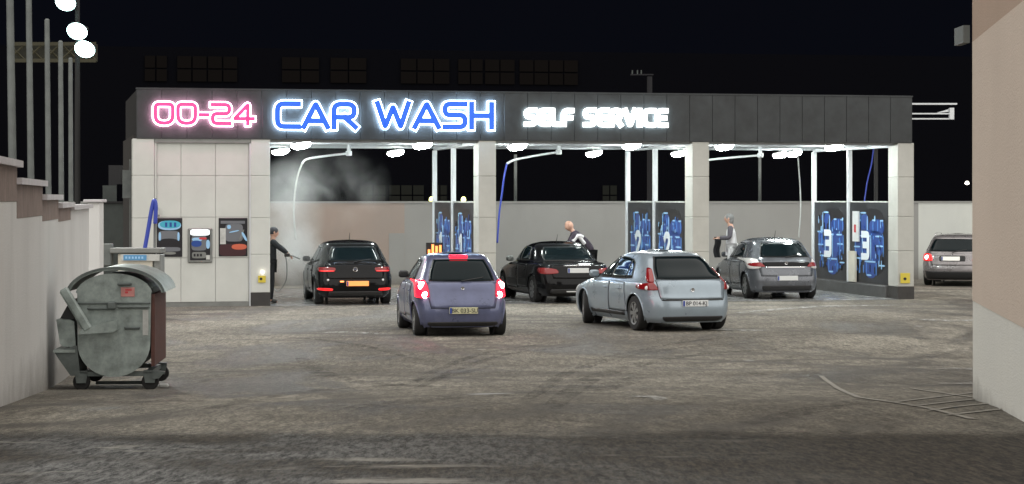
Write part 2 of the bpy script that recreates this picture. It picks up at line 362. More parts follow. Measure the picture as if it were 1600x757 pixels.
# wet slab of the wash bays
o = MB().add([F(S(424), -.25, .005), F(18.3, -.25, .005), F(18.3, 9.2, .005), F(S(424), 9.2, .005)], [(0,1,2,3)]).build('wash_floor', M['wetfloor']); o['kind'] = 'structure'

def gpt(x, y):
    """ground point under a photo pixel"""
    Y = 10.
    for _ in range(200):
        Y2 = FOC*(CAMH-gz(Y))/(y-HOR); Y = .5*Y+.5*Y2
    return Vector(((x-800)/FOC*Y, Y, gz(Y)))
def streakmat(name, col, strength=.8):
    m = mat(name, col, .8); nt = m.node_tree; b = nt.nodes['Principled BSDF']; tc = nt.nodes.new('ShaderNodeTexCoord')
    mp = nt.nodes.new('ShaderNodeMapping'); mp.inputs['Scale'].default_value = (1, .25, 1); n = nt.nodes.new('ShaderNodeTexNoise'); n.inputs['Scale'].default_value = 5; n.inputs['Detail'].default_value = 9; n.inputs['Roughness'].default_value = .8
    nt.links.new(tc.outputs['Object'], mp.inputs['Vector']); nt.links.new(mp.outputs['Vector'], n.inputs['Vector'])
    r = nt.nodes.new('ShaderNodeMapRange'); r.inputs['From Min'].default_value = .42; r.inputs['From Max'].default_value = .62; r.inputs['To Max'].default_value = strength
    nt.links.new(n.outputs['Fac'], r.inputs['Value']); nt.links.new(r.outputs['Result'], b.inputs['Alpha']); return m
M['tread'] = streakmat('tyre_mark', (.06, .054, .047), .36); M['slush'] = streakmat('pale_slush', (.42, .42, .40), .9)
def track(name, pts, w, m, dz):
    P = bez([gpt(*p) for p in pts], 10); mb = MB(); vs = []
    for i, p in enumerate(P):
        t = (P[min(i+1, len(P)-1)]-P[max(i-1, 0)]).normalized(); nn = Vector((-t.y, t.x, 0)).normalized()*w/2*math.sin(math.pi*(.08+.84*i/(len(P)-1)))**.5
        for q in (-1, 1): v = p+nn*q; vs.append((v.x, v.y, gz(v.y)+dz))
    mb.add(vs, [(2*i, 2*i+1, 2*i+3, 2*i+2) for i in range(len(P)-1)]); o = mb.build(name, m); o['kind'] = 'structure'
TR = [([(640, 600), (700, 572), (780, 548), (900, 533)], .16), ([(655, 606), (715, 578), (800, 553), (930, 537)], .16), ([(860, 640), (930, 590), (1080, 556), (1330, 540)], .30), ([(820, 625), (900, 578), (1060, 545), (1300, 532)], .22),
      ([(1160, 665), (1240, 648), (1320, 632), (1400, 616)], .28), ([(470, 560), (520, 590), (640, 604), (800, 606)], .35), ([(560, 640), (700, 622), (900, 612), (1000, 590)], .5), ([(330, 640), (480, 612), (620, 602), (760, 575)], .25),
      ([(940, 560), (1080, 534), (1260, 524), (1420, 520)], .2), ([(240, 520), (400, 524), (560, 540), (640, 560)], .2)]
for i, (p, w_) in enumerate(TR): track('tyre_mark', p, w_, M['tread'], .004+.0004*i)
SL = [([(500, 521), (540, 520), (600, 523)], .35), ([(1480, 578), (1505, 577), (1530, 579)], .5), ([(1440, 500), (1490, 502), (1530, 500)], .5), ([(1470, 600), (1500, 601), (1530, 599)], .2), ([(990, 622), (1015, 621), (1035, 628)], .2), ([(1110, 516), (1160, 517), (1200, 518)], .3), ([(1150, 490), (1280, 480), (1400, 478)], .5)]
for i, (p, w_) in enumerate(SL): track('slush_patch', p, w_, M['slush'], .009+.0004*i)
lm = MB()
def line(a, b, w=.08, dz=.006):
    A, B = gpt(*a), gpt(*b); d = (B-A).normalized(); n = Vector((-d.y, d.x, 0))*w/2; k = 6
    vs = []
    for i in range(k+1):
        p = A.lerp(B, i/k); p.z = gz(p.y)+dz; vs += [p-n, p+n]
    lm.add(vs, [(2*i, 2*i+1, 2*i+3, 2*i+2) for i in range(k)])
line((1283, 588), (1342, 622), .06)
line((1342, 622), (1520, 656), .06, .007)
for a, b in (((1395, 630), (1560, 610)), ((1425, 636), (1585, 618)), ((1452, 643), (1600, 627)), ((1480, 650), (1600, 637)), ((1425, 608), (1520, 622))):
    line(a, b, .045, .009)
o = lm.build('painted_hatching', M['paint_line']); o['kind'] = 'structure'

# ------------------------------------------------------------------ car wash building
B = thing('car_wash_building', 'long dark-fasciaed car wash building with three open bays and a beige plant room', 'building', F(0, 0), TH)
def fs_(x, d=0): return S(x, d)
zb = 3.79; zt = 4.90; DEP = 6.6
sL, sR = S(213), S(1425)
fa = MB()
fa.box(sL+.01, sR-.01, .03, .12, zb+.01, zt-.01)
n = 33; w = (sR-sL)/n
for i in range(n): fa.bbox(sL+i*w+.004, sL+(i+1)*w-.004, -.02, .03, zb, zt, .004)
fa.box(sL-.01, sR+.01, -.035, .15, zt, zt+.035)
MB().box(sL+.02, sL+.07, .152, DEP, zb, zt).build('side_fascia', M['dark'], B); MB().box(sR-.07, sR-.02, .152, DEP, zb, zt).build('side_fascia', M['dark'], B)
fa.build('fascia', M['fascia'], B)
rf = MB(); rf.box(sL+.06, sR-.06, .13, DEP, zb+.12, zb+.17)
rf.build('roof', M['beam'], B)
bm_ = MB()
for d in (.28, 2.1, 4.0, 5.85): bm_.box(S(424), sR-.06, d-.07, d+.07, zb-.06, zb+.118)
for x in (748, 1082, 1403):
    s0 = S(x); bm_.box(s0, s0+.15, .36, 5.95, zb-.10, zb+.115)
for s0 in np.linspace(S(430), sR-.6, 11): bm_.box(s0, s0+.06, .36, 5.7, zb+.03, zb+.113)
bm_.build('ceiling_beam', M['beam'], B)
# columns: front faces, black foot
def column(x0, x1, dep, m, z1=zb-.002):
    a, b = S(x0), S(x1)
    c = MB(); zc = [.30, 1.17, 2.0, 2.96, z1]
    for i in range(4): c.bbox(a, b, 0, dep, zc[i]+.004, zc[i+1], .010)
    o = c.build('column', m, B)
    MB().box(a-.005, b+.005, -.006, dep+.005, -.05, .30).build('column_base', M['plinth'], o)
column(207, 241, .5, M['panel']); column(392, 422, .5, M['panel'])
for a, b in ((748, 775), (1082, 1108), (1403, 1428)): column(a, b, .62, M['panel_r'])
# plant room
pr = MB(); a, b = S(241)+.01, S(392)-.01
zs = [.10, 1.10, 2.02, 2.96, 3.70]; xs_ = [a+.05, S(283), S(337), b-.03]
for i in range(3):
    for j in range(4):
        if j == 0: pass
        pr.bbox(xs_[i]+.004, xs_[i+1]-.004, .06, .10, zs[j]+.004, zs[j+1]-.004, .003)
pr.box(a, b, .10, .14, 0, zb+.1); pr.box(a, a+.045, .02, .10, 0, 3.7); 
pr.box(S(422)-.08, S(422)-.002, .5, DEP, 0, zb+.1); pr.box(S(207)+.1, S(422)-.08, DEP-.1, DEP, 0, zb+.1)
pr.build('plant_room_wall', M['panel'], B)
MB().box(S(207)+.04, S(207)+.1, .502, DEP, 0, zb+.1).build('side_cladding', M['plinth'], B)
MB().box(a, b, .0, .10, 3.70, zb-.003).build('lintel', M['steelg'], B)
MB().box(a+.05, b, .045, .058, 0, .095).build('skirting', M['steelg'], B)
MB().box(b-.02, b+.005, .01, .06, 0, 3.7).build('edge_trim', M['white'], B)

# posters and pay terminal on the plant room
def P_(r, name, m, x0, x1, y0, y1, d, th=.006):
    """flat printed shape on the front of the plant room given by photo pixels"""
    s0, s1 = S(x0), S(x1); z1, z0 = ZF(y0, x0), ZF(y1, x0)
    mb = MB(); mb.bbox(s0-r['s'], s1-r['s'], d-th-.03, d-.03, z0-r['z'], z1-r['z'], min(.02, th*.45))
    return mb.build(name, m, r['o'])
def blob(r, name, m, cx, cy, rx, ry, d, th=.004, rot=0, n=20, p=2.4):
    poly = []
    s0 = S(cx)-r['s']; z0 = ZF(cy, cx)-r['z']; k = 1/69.5
    for i in range(n):
        a = 2*math.pi*i/n; c, s = math.cos(a), math.sin(a)
        u = math.copysign(abs(c)**(2/p), c)*rx*k; v = math.copysign(abs(s)**(2/p), s)*ry*k
        poly.append((s0+u*math.cos(rot)-v*math.sin(rot), z0+u*math.sin(rot)+v*math.cos(rot)))
    return MB().prism(poly, d-th-.03, d-.03).build(name, m, r['o'])
def wallthing(name, label, cat, x, y, d=.06, group=None):
    s0, z0 = S(x), ZF(y, x)
    return {'o': thing(name, label, cat, F(s0, d, z0), TH, group), 's': s0, 'z': z0, 'd': d}
r = wallthing('poster', 'black poster with a cyan banner and a dark car, left of the pay terminal', 'poster', 264, 402, .09, 'posters beside the pay terminal')
P_(r, 'board', M['black'], 243, 285, 341, 402, 0, .02)
blob(r, 'banner', M['g_lt'], 265, 352.5, 18, 7.5, -.021); blob(r, 'banner_print', M['cyan'], 266, 351, 16, 6, -.025)
for i, xx in enumerate((258, 265, 272)): P_(r, 'lettering', M['g_dk'], xx, xx+3.5, 348, 355, -.03, .002)
blob(r, 'printed_window', M['g_gry'], 264, 370, 17, 9, -.021, p=4); blob(r, 'printed_car', M['black'], 264, 381, 17, 8, -.026)
blob(r, 'printed_bumper', M['g_gry'], 264, 390, 18, 3.4, -.028, p=4); blob(r, 'printed_light', M['steelg'], 265, 396, 10, 2.2, -.028)
for xx in (250, 279): blob(r, 'printed_drip', M['g_lt'], xx, 370, 1.8, 7, -.026)
r = wallthing('poster', 'black poster with grey nozzles and an orange oval, right of the pay terminal', 'poster', 364, 402, .09, 'posters beside the pay terminal')
P_(r, 'board', M['black'], 342, 387, 341, 401, 0, .02)
P_(r, 'banner', M['g_gry'], 345, 383, 345.5, 350, -.021, .003); blob(r, 'printed_machine', M['g_gry'], 366, 364, 14, 14, -.021, p=5)
P_(r, 'notice', M['whitedirty'], 344, 353, 357, 382, -.022, .004); blob(r, 'printed_base', M['maroon'], 364, 391, 21, 9.5, -.022, p=5)
blob(r, 'orange_oval', M['orange'], 374, 386, 12, 4.5, -.028); blob(r, 'printed_dial', M['g_lt'], 358, 355, 3, 3.2, -.028)
blob(r, 'printed_hose', M['g_lt'], 382, 370, 2, 8, -.028, rot=.5); blob(r, 'printed_hose', M['g_lt'], 366, 362, 8, 1.0, -.028, rot=.2); blob(r, 'printed_hose', M['steelg'], 378, 367, 1.2, 9, -.027, rot=-.4)
r = wallthing('pay_terminal', 'steel framed pay terminal with a lit white header between two black posters', 'terminal', 313, 411, .09)
P_(r, 'frame', M['steelg'], 293.5, 332, 357, 411, 0, .05)
P_(r, 'front_panel', M['black'], 297, 328.5, 360, 407, -.05, .006)
blob(r, 'lit_header', M['screen'], 312.5, 363.5, 15, 4.6, -.057, p=5)
blob(r, 'screen', M['g_gry'], 311, 380, 12, 12, -.057, p=5); blob(r, 'screen_print', M['g_lt'], 308, 374.5, 8, 3.0, -.062); blob(r, 'screen_print', M['redink'], 317, 373, 6, 1.8, -.064)
blob(r, 'screen_print', M['g_dk'], 307, 381, 8, 5, -.063); blob(r, 'card_reader', M['g_lt'], 325, 382, 3, 7, -.062); blob(r, 'keypad', M['steelg'], 311, 399, 11, 5, -.058, p=5)
for xx in (304, 309, 314): blob(r, 'key', M['black'], xx, 399, 1.6, 2.2, -.063)
P_(r, 'receipt_slot', M['whitedirty'], 322, 328, 399, 406, -.058, .004)
r = wallthing('notice', 'small yellow warning notice on the beige column by the first bay', 'sign', 409, 442, .0, 'yellow notices on the columns')
P_(r, 'plate', M['yellow'], 403, 415, 431, 442, 0, .01); blob(r, 'pictogram', M['black'], 407.5, 436, 2.2, 2, -.011)
blob(r, 'button_light', M['bulb_w'], 410, 425.5, 2.0, 2.4, 0, .03)
r = wallthing('notice', 'faded yellow warning notice on the rightmost grey column', 'sign', 1413, 441, .0, 'yellow notices on the columns')
P_(r, 'plate', M['yellow'], 1406, 1421, 427, 443, 0, .01); blob(r, 'pictogram', M['black'], 1413, 436, 3, 2.6, -.011, p=1.5)
r = wallthing('wall_lamp', 'small pale bell shaped fitting on the plant room edge above the left poster', 'lamp', 246, 336, .03)
blob(r, 'cover', M['whitedirty'], 246, 330, 2.6, 6, .03, .09); blob(r, 'bracket', M['steelg'], 246, 337, 3.4, 1.6, .03, .1)

# ------------------------------------------------------------------ lit letters
def rounded(poly, r):
    P = [Vector(p) for p in poly]; out = [P[0]]
    for i in range(1, len(P)-1):
        a, b, c = P[i-1], P[i], P[i+1]
        u, v = (a-b), (c-b); k = min(r, u.length*.48, v.length*.48)
        p0, p2 = b+u.normalized()*k, b+v.normalized()*k
        for t in (0, .2, .4, .6, .8, 1): out.append(p0*(1-t)**2+b*2*t*(1-t)+p2*t*t)
    out.append(P[-1]); return out
GL = {
 '0': (.80, [[(.4,1),(0,1),(0,0),(.8,0),(.8,1),(.4,1)]]), '-': (.32, [[(0,.45),(.32,.45)]]),
 '2': (.78, [[(0,1),(.78,1),(.78,.52),(0,.52),(0,0),(.80,0)]]),
 '4': (.82, [[(.62,0),(.62,1),(0,.26),(.86,.26)]]),
 'C': (.72, [[(.76,1),(0,1),(0,0),(.76,0)]]), 'A': (.86, [[(0,0),(.43,1.0),(.86,0)], [(.16,.26),(.70,.26)]]),
 'R': (.76, [[(0,0),(0,1),(.74,1),(.74,.42),(0,.42)], [(.40,.42),(.78,0)]]), 'W': (1.12, [[(0,1),(.28,0),(.56,.85),(.84,0),(1.12,1)]]),
 'S': (.74, [[(.74,1),(0,1),(0,.52),(.74,.52),(.74,0),(0,0)]]), 'H': (.74, [[(0,0),(0,1)], [(.74,0),(.74,1)], [(0,.5),(.74,.5)]]),
 'E': (.70, [[(.72,1),(0,1),(0,0),(.72,0)], [(0,.5),(.62,.5)]]), 'L': (.60, [[(0,1),(0,0),(.62,0)]]), 'F': (.66, [[(0,0),(0,1),(.70,1)], [(0,.48),(.60,.48)]]),
 'V': (.86, [[(0,1),(.43,0),(.86,1)]]), 'I': (.02, [[(0,0),(0,1)]]), ' ': (.42, [])}
def stroke(mb, pts, w, d0, d1):
    pts = [Vector(p) for p in pts]; n = len(pts); L_, R_ = [], []
    for i, p in enumerate(pts):
        a = (p-pts[i-1]).normalized() if i else None; b = (pts[i+1]-p).normalized() if i < n-1 else None
        if i == 0 and (pts[0]-pts[-1]).length < 1e-4: a = (pts[-1]-pts[-2]).normalized()
        if i == n-1 and (pts[0]-pts[-1]).length < 1e-4: b = (pts[1]-pts[0]).normalized()
        t = ((a or b)+(b or a)).normalized(); nn = Vector((-t.y, t.x)); k = 1/max(.62, abs(nn.dot(Vector((-(a or b).y, (a or b).x)))))
        e = Vector((0, 0))
        if i == 0 and a is None: e = -b*w*.5
        if i == n-1 and b is None: e = a*w*.5
        L_.append(p+e+nn*w/2*k); R_.append(p+e-nn*w/2*k)
    vs = [(q.x, dd, q.y) for dd in (d0, d1) for q in L_+R_]
    N = 2*n; fs = []
    for i in range(n-1):
        fs += [(i, i+1, n+i+1, n+i), (N+i, N+n+i, N+n+i+1, N+i+1), (i, N+i, N+i+1, i+1), (n+i, n+i+1, N+n+i+1, N+n+i)]
    fs += [(0, n, N+n, N), (n-1, N+n-1, N+2*n-1, 2*n-1)]
    mb.add(vs, fs)
def sign(text, x0, x1, y0, y1, sw, halo, mface, mhalo, label, gap=.30, rad=.3, split=None):
    a, b = S(x0)+sw/2, S(x1)-sw/2; zc1, zc0 = ZF(y0, (x0+x1)/2)-sw/2, ZF(y1, (x0+x1)/2)+sw/2; H = zc1-zc0
    tot = sum(GL[c][0] for c in text)+gap*(len(text)-1); k = (b-a)/tot
    root = thing('lit_sign', label, 'sign', F(a, -.02, zc0), TH, 'lit letter signs on the fascia')
    u = 0; j = 0
    for c in text:
        gw, ss = GL[c]
        if ss:
            f = MB(); h = MB(); g = MB()
            for q, st in enumerate(ss):
                pts = rounded([((u+p[0])*k, p[1]*H) for p in st], rad*H if c not in 'AWV4' else .06*H)
                e = .0012*(q+j % 2)
                stroke(h, pts, sw+2*halo, -.125-e, -.085); stroke(g, pts, (sw+2*halo)*.96, -.083-e, -.06)
                stroke(f, pts, sw, -.155-e, -.127)
            hl = f.build('letter', mface, root); h.build('halo_tray', mhalo, hl)
            g.build('back_light', M['glow_'+mface.name[:4]], hl)
            j += 1
        u += gw+gap
    return root
sign('00-24', 239, 396, 161, 196.5, .090, .030, M['pink'], M['halo_pink'], 'pink glowing hours sign 00-24 at the left end of the dark fascia', .24, .42)
sign('CAR', 428, 557, 159, 203, .125, .030, M['blue'], M['halo_blue'], 'blue glowing word CAR on the dark fascia, left of the word WASH', .24, .3)
sign('WASH', 584, 770, 159, 203, .125, .030, M['blue'], M['halo_blue'], 'blue glowing word WASH on the dark fascia, right of the word CAR', .24, .3)
sign('SELF', 819, 893, 171, 197, .066, .028, M['white_face'], M['white_letter'], 'white glowing word SELF on the dark fascia, left of the word SERVICE', .42, .3)
sign('SERVICE', 911, 1040, 171, 198, .066, .028, M['white_face'], M['white_letter'], 'white glowing word SERVICE on the dark fascia, the rightmost lit word', .42, .3)

# ------------------------------------------------------------------ lamps under the canopy
def lampmesh():
    prof = [(.02, -.125), (.10, -.118), (.16, -.085), (.19, -.03), (.185, 0)]
    h = MB().lathe(prof, 20, Matrix.Diagonal((1.25, .8, 1, 1))); c = MB().lathe([(.19, .001), (.195, .02), (.15, .05), (.04, .055)], 20, Matrix.Diagonal((1.25, .72, 1, 1)))
    c.box(-.02, .02, -.02, .02, .05, .12)
    return h, c
h_, c_ = lampmesh()
root0 = thing('canopy_lamp', 'x', 'lamp', (0,0,0), TH, 'lamps under the car wash canopy')
lh = c_.build('housing', M['lamp_housing'], root0, smooth='auto'); ll = h_.build('lens', M['lamp'], root0, smooth='auto')
front = [(470, 228), (660, 228), (808, 230), (987, 229), (1132, 230), (1303, 231)]
back = [(438, 238), (618, 240), (928, 241), (1061, 241), (1240, 241), (1219, 243)]
LL = ['glowing lamp in the first bay near the front, left of its boom', 'glowing lamp in the first bay near the front, beside the grey column',
 'glowing lamp in the second bay near the front, above the boom with the blue hose', 'glowing lamp in the second bay near the front, beside its right partition',
 'glowing lamp in the third bay near the front, beside the grey column', 'glowing lamp in the third bay near the front, before its right partition',
 'glowing rear lamp in the first bay, right against the beige column', 'glowing rear lamp in the first bay, between the boom and the steel posts',
 'glowing rear lamp in the second bay, hanging between the boom and the posts', 'glowing rear lamp seen through the posts of the second partition',
 'glowing rear lamp in the third bay, right one of the close pair', 'glowing rear lamp in the third bay, smaller left one of the close pair']
for i, (x, y) in enumerate(front+back):
    d = 1.25 if i < 6 else (4.6 if i < 11 else 5.6)
    if i == 0: rt = root0
    else:
        rt = root0.copy(); COL.objects.link(rt)
        for ch in (lh, ll):
            c = ch.copy(); COL.objects.link(c); c.parent = rt
    rt.location = F(S(x, d), d, ZF(y, x, d)+.045); rt.rotation_euler = (R(-6), R(-9), TH); rt['label'] = LL[i]
    if i >= 6: rt.scale = (.92, .92, .92)

# ------------------------------------------------------------------ partitions with printed boards
def shape(poly, d0, d1): return MB().prism(poly, d0, d1, axis='x')
def partition(xf, num, lab, sign_=False):
    s0 = S(xf)+.03
    r = thing('bay_partition', lab, 'partition', F(s0, .62), TH, 'partitions between the wash bays')
    D = 5.35
    k = MB(); k.bbox(-.10, .24, .0, D+.1, -.02, .30, .02); k.build('kerb', M['kerb'], r)
    for d in (2.62, D-.12): MB().bbox(-.055, .055, d, d+.13, .302, zb-.105, .01).build('post', M['white'], r)
    for q, (d0, d1) in enumerate(((.02, 2.60), (2.77, D-.14))):
        bd = MB().box(-.02, .02, d0, d1, .32, 2.34).build('board', M['g_board'], r)
        MB().box(-.03, .03, d0-.005, d1+.005, 2.341, 2.375).build('top_rail', M['whitedirty'], bd)
        # printed machinery: columns, tanks, pipes and the bay number, on the left face (towards -x); v runs from the front
        W = d1-d0; pk = .90
        def q4(name, m, a0, a1, z0, z1, lv, taper=0, n=10):
            # a runs from the back (0) to the front (1) so that it reads left to right from the yard
            y0, y1 = d1-a0*W*1.0, d1-a1*W*1.0
            cy, cz, ry, rz = (y0+y1)/2, (z0+z1)/2, abs(y1-y0)/2, (z1-z0)/2; poly = []
            for i in range(20):
                an = 2*math.pi*i/20; c, s = math.cos(an), math.sin(an)
                poly.append((cy+math.copysign(abs(c)**.7, c)*ry*(1-taper*math.copysign(abs(s)**.7, s)), cz+math.copysign(abs(s)**.7, s)*rz))
            return MB().prism(poly, -.021-.0022*lv, -.0205, axis='x').add([], [])
        L1, L2, L3, L4, L5 = MB(), MB(), MB(), MB(), MB()
        def ad(L, *a, **kk):
            o = q4('', None, *a, **kk); L.add(o.v, o.f)
        ad(L5, .20, .96, .50, 2.20, 1)                          # dark surround
        ad(L1, .14, .88, .92, 1.66, 2, taper=-.05); ad(L1, .30, .50, 1.5, 2.05, 2); ad(L1, .40, .72, .45, .95, 2, taper=-.2); ad(L1, .52, .90, 1.55, 1.92, 2)
        # pale outlines and tubes
        for a, z0, z1 in ((.265, 1.52, 2.08), (.47, 1.5, 2.0), (.15, 1.0, 1.55), (.34, .95, 1.5), (.56, .9, 1.5), (.78, .85, 1.45), (.88, 1.0, 1.5), (.45, .5, .9), (.70, .52, .9), (.62, 1.62, 1.88), (.74, 1.62, 1.9), (.86, 1.6, 1.88), (.27, .62, .95)):
            ad(L3 if a in (.265, .34, .56, .47) else L2, a-.011, a+.011, z0, z1, 3)
        for a0, a1, z in ((.29, .44, 2.08), (.26, .60, 1.50), (.68, .84, 1.50), (.10, .20, 1.56), (.12, .28, 1.22), (.70, .88, 1.26), (.40, .70, .86), (.18, .32, .93), (.78, .92, .78), (.46, .58, .52), (.60, .68, 1.90), (.80, .88, 1.89)):
            ad(L3, a0, a1, z-.022, z+.022, 4)
        for i_ in range(60):
            a = random.uniform(.12, .86); z = random.uniform(.55, 1.9); w_ = random.uniform(.010, .028); h = random.uniform(.03, .22)
            ad(random.choice((L2, L2, L3, L1, L5)), a, a+w_, z, z+h, random.choice((5, 6, 7)))
        L5.build('print_dark', M['black'], bd); L1.build('print_machine', M['g_dk'], bd); L2.build('print_pipe', M['g_md'], bd); L3.build('print_highlight', M['g_lt'], bd)
        # bay number, white
        if num == 1: st = [[(.0, .8), (.5, 1.0), (.5, 0)]]
        elif num == 2: st = [[(0, .85), (.2, 1), (.8, 1), (.95, .7), (.1, .05), (1, .02)]]
        else: st = [[(.0, 1), (.9, 1), (.9, .52), (.25, .52)], [(.9, .52), (.9, 0), (0, 0)]]
        nb = MB()
        for gi, g in enumerate(st):
            tmp = MB(); stroke(tmp, rounded([(p[0]*.42, p[1]*.56) for p in g], .09), .17, 0, .004)
            nb.add([(-.0245-.016-dd-gi*.001, d1-(.36*W)-u_, .98+v_) for u_, dd, v_ in tmp.v], tmp.f)
        nb.build('bay_number', M['g_wh'], bd)
        if sign_ and q == 0:
            t = MB().box(-.09, -.05, 1.85, 2.25, 1.35, 2.12).build('white_board', M['plate'], bd); MB().box(-.096, -.0905, 2.0, 2.12, 1.58, 1.78).build('red_mark', M['redink'], t)
            MB().box(-.10, -.05, 2.05, 2.5, .32, 1.10).build('cream_box', M['cabinet'], bd)
    return r
partition(748, 1, 'first bay partition with dark blue printed boards, behind the purple car')
partition(1082, 2, 'middle bay partition with blue machine prints, behind the silver hatchback')
partition(1403, 3, 'rightmost bay partition with two blue machine prints numbered 3', True)

# ------------------------------------------------------------------ booms and hoses
def boom(hub, elbow, hose, lab, mh, d=2.6, r=.028):
    P = lambda x, y, dd=d: F(S(x, dd), dd, ZF(y, x, dd))
    H = P(*hub); t = thing('wash_boom', lab, 'boom', H, 0, 'swivel booms in the wash bays')
    q = lambda v: v-H
    b = MB(); b.lathe([(.05, -.06), (.075, -.05), (.075, .05), (.045, .06), (.045, zb+.05-H.z)], 12); b.build('hub', M['white'], t, smooth='auto')
    pts = bez([q(H)]+[q(P(x, y)) for x, y in elbow], 6)
    MB().tube(pts, [r*1.25]+[r]*(len(pts)-1)).build('arm', M['white'], t, smooth=True)
    if hose:
        hp = bez([q(P(*elbow[-1]))]+[q(P(x, y)) for x, y in hose], 8); MB().tube(hp, .022, 8).build('hose', mh, t, smooth=True)
    return t
boom((545, 240), [(510, 244), (480, 249), (472, 256)], [(466, 272), (462, 292), (459, 330), (462, 375)], 'white wash boom in the steamy first bay with a pale hanging hose', M['whitedirty'])
boom((873, 238), [(840, 243), (805, 250), (792, 256)], [(788, 275), (784, 305), (780, 335), (777, 380)], 'white wash boom in the second bay with a blue hanging hose', M['bluehose'])
boom((1188, 243), [(1150, 246), (1108, 250), (1080, 253)], None, 'white wash boom in the third bay reaching left behind the column', M['bluehose'])
def hang(pts, d, lab, m=M['bluehose']):
    P = [F(S(x, d), d, ZF(y, x, d)) for x, y in pts]; t = MB().tube([p-P[0] for p in bez(P, 8)], .018, 8)
    o = t.build('hanging_hose', m, smooth=True); o.location = P[0]; tag(o, lab, 'hose', 'loose hoses hanging in the wash bays')
hang([(1246, 236), (1248, 262), (1250, 290), (1251, 330), (1248, 372)], 3.4, 'thin hose hanging over the dark grey hatchback in the third bay', M['whitedirty'])
hang([(1366, 222), (1362, 255), (1355, 285), (1350, 320)], 7.0, 'thin blue hose slanting behind the rightmost partition')

# ------------------------------------------------------------------ back wall
BD = 11.8; bh = 2.31
bw = thing('back_wall', 'long low plastered wall behind the wash bays, grey with a pinkish stretch and a pale right end', 'wall', F(-3, BD), TH)
def bseg(x0, x1, m, name='plaster', z1=bh, th=.2, s0=None):
    a = (S(x0, BD) if s0 is None else s0)+3; b = S(x1, BD)+3
    return MB().box(a, b, 0, th, -.1, z1).build(name, m, bw)
bseg(0, 420, M['backwall'], s0=-3); 
a = bseg(422, 632, M['backpink']); 
bseg(632, 1435, M['backwall']); bseg(1435, 1640, M['backwhite'])
MB().box(S(632, BD)+3-.45, S(632, BD)+3-.005, -.012, -.002, 0, 1.45).build('repair_patch', M['backwall'], bw)
MB().box(0, S(1640, BD)+3, -.03, .23, bh, bh+.05).build('coping', M['backwall'], bw)
for x in (806, 1188):
    p = F(S(x, BD), BD+.05, bh+.052)
    o = MB().tube([(0,0,0), (0,0,1.35)], .045, 8).build('wall_post', M['pole'], smooth=True); o.location = p
    tag(o, 'thin grey post standing on the back wall, seen through the %s bay' % ('second' if x < 900 else 'third'), 'post', 'thin posts on the back wall')
for x in (674, 724):
    p = F(S(x, BD), BD-.02, bh+.052)
    o = MB().lathe([(.05, 0), (.075, .03), (.06, .10), (.02, .13)], 12).build('wall_light', M['ylamp'], smooth=True); o.location = p
    tag(o, 'tiny yellow light on the back wall, %s of the two by the first partition' % ('left' if x < 700 else 'right'), 'lamp', 'tiny yellow lights on the back wall')

# ------------------------------------------------------------------ left boundary wall
def LW(x, off=0):
    Y = 25*210/(300-x); return Vector(((x-800)/FOC*Y+off, Y, 0))
seg = [(-130, 26, 2.78, .30), (26, 66, 2.63, .30), (66, 91, 2.49, .22), (91, 110, 2.395, .16), (110, 139, 2.36, 0)]
lwall = thing('boundary_wall', 'pale stepped boundary wall with brown top courses along the left edge', 'wall', LW(0), 0)
o0 = LW(0)
st, bn, cp = MB(), MB(), MB()
for i, (xa, xb, zt_, hb) in enumerate(seg):
    A, Bp = LW(xa)-o0, LW(xb)-o0; d = (Bp-A).normalized(); nrm = Vector((d.y, -d.x, 0))
    ext = d*0.0
    def slab(mb, z0, z1, out, thick=.28, e0=0, e1=0):
        a, b = A-d*e0, Bp+d*e1
        vs = [a+nrm*out, b+nrm*out, b-nrm*(thick+out), a-nrm*(thick+out)]
        mb.add([(v.x, v.y, z0) for v in vs]+[(v.x, v.y, z1) for v in vs], [(0,1,2,3), (4,5,6,7), (0,1,5,4), (1,2,6,5), (2,3,7,6), (3,0,4,7)])
    slab(st, -.3, zt_-hb-.06, 0)
    if hb: slab(bn, zt_-hb-.058, zt_-.06, .004)
    slab(cp, zt_-.058, zt_+.0, .05+.002*i, .28, .05, .12)
st.build('plaster', M['stucco'], lwall); bn.build('top_course', M['brown'], lwall); cp.build('coping', M['cap'], lwall)
Ye = LW(150); 
gp = thing('gate_pillar', 'slim pale gate pillar with a flat cap ending the left boundary wall', 'pillar', (Ye.x, Ye.y, 0))
MB().bbox(-.10, .09, -.18, .18, -.1, 2.38, .01).build('shaft', M['stucco'], gp); MB().bbox(-.16, .13, -.24, .24, 2.382, 2.43, .01).build('cap', M['cap'], gp)
MB().box(-.30, -.105, .02, .10, .0, 2.2).build('gate_edge', M['trim'], gp)

# tall poles behind the wall
for i, (x, Y) in enumerate(((25, 24), (52, 28), (78, 32.5), (97, 37), (111.5, 41.5))):
    r_ = (.044, .042, .042, .045, .045)[i]
    p = px(x, 310, Y); p.z = gz(Y)
    H = 5.13-p.z
    o = MB().lathe([(r_*1.15, -.1), (r_*1.1, 1.5), (r_, H*.6), (r_*.9, H-.02), (r_*.5, H)], 12).build('tall_pole', M['pole'], smooth='auto'); o.location = p
    o.rotation_euler = (0, R((.9, .7, .5, .3, .2)[i])*-1, 0)
    tag(o, ('thickest grey pole behind the left wall, nearest of the row', 'second grey pole of the row, rising out of the frame beside the thickest pole',
            'middle grey pole of the row behind the stepped wall', 'fourth grey pole of the row, ending below the lowest floodlight', 'thinnest and farthest grey pole of the row behind the wall')[i], 'pole', 'tall poles behind the left wall')

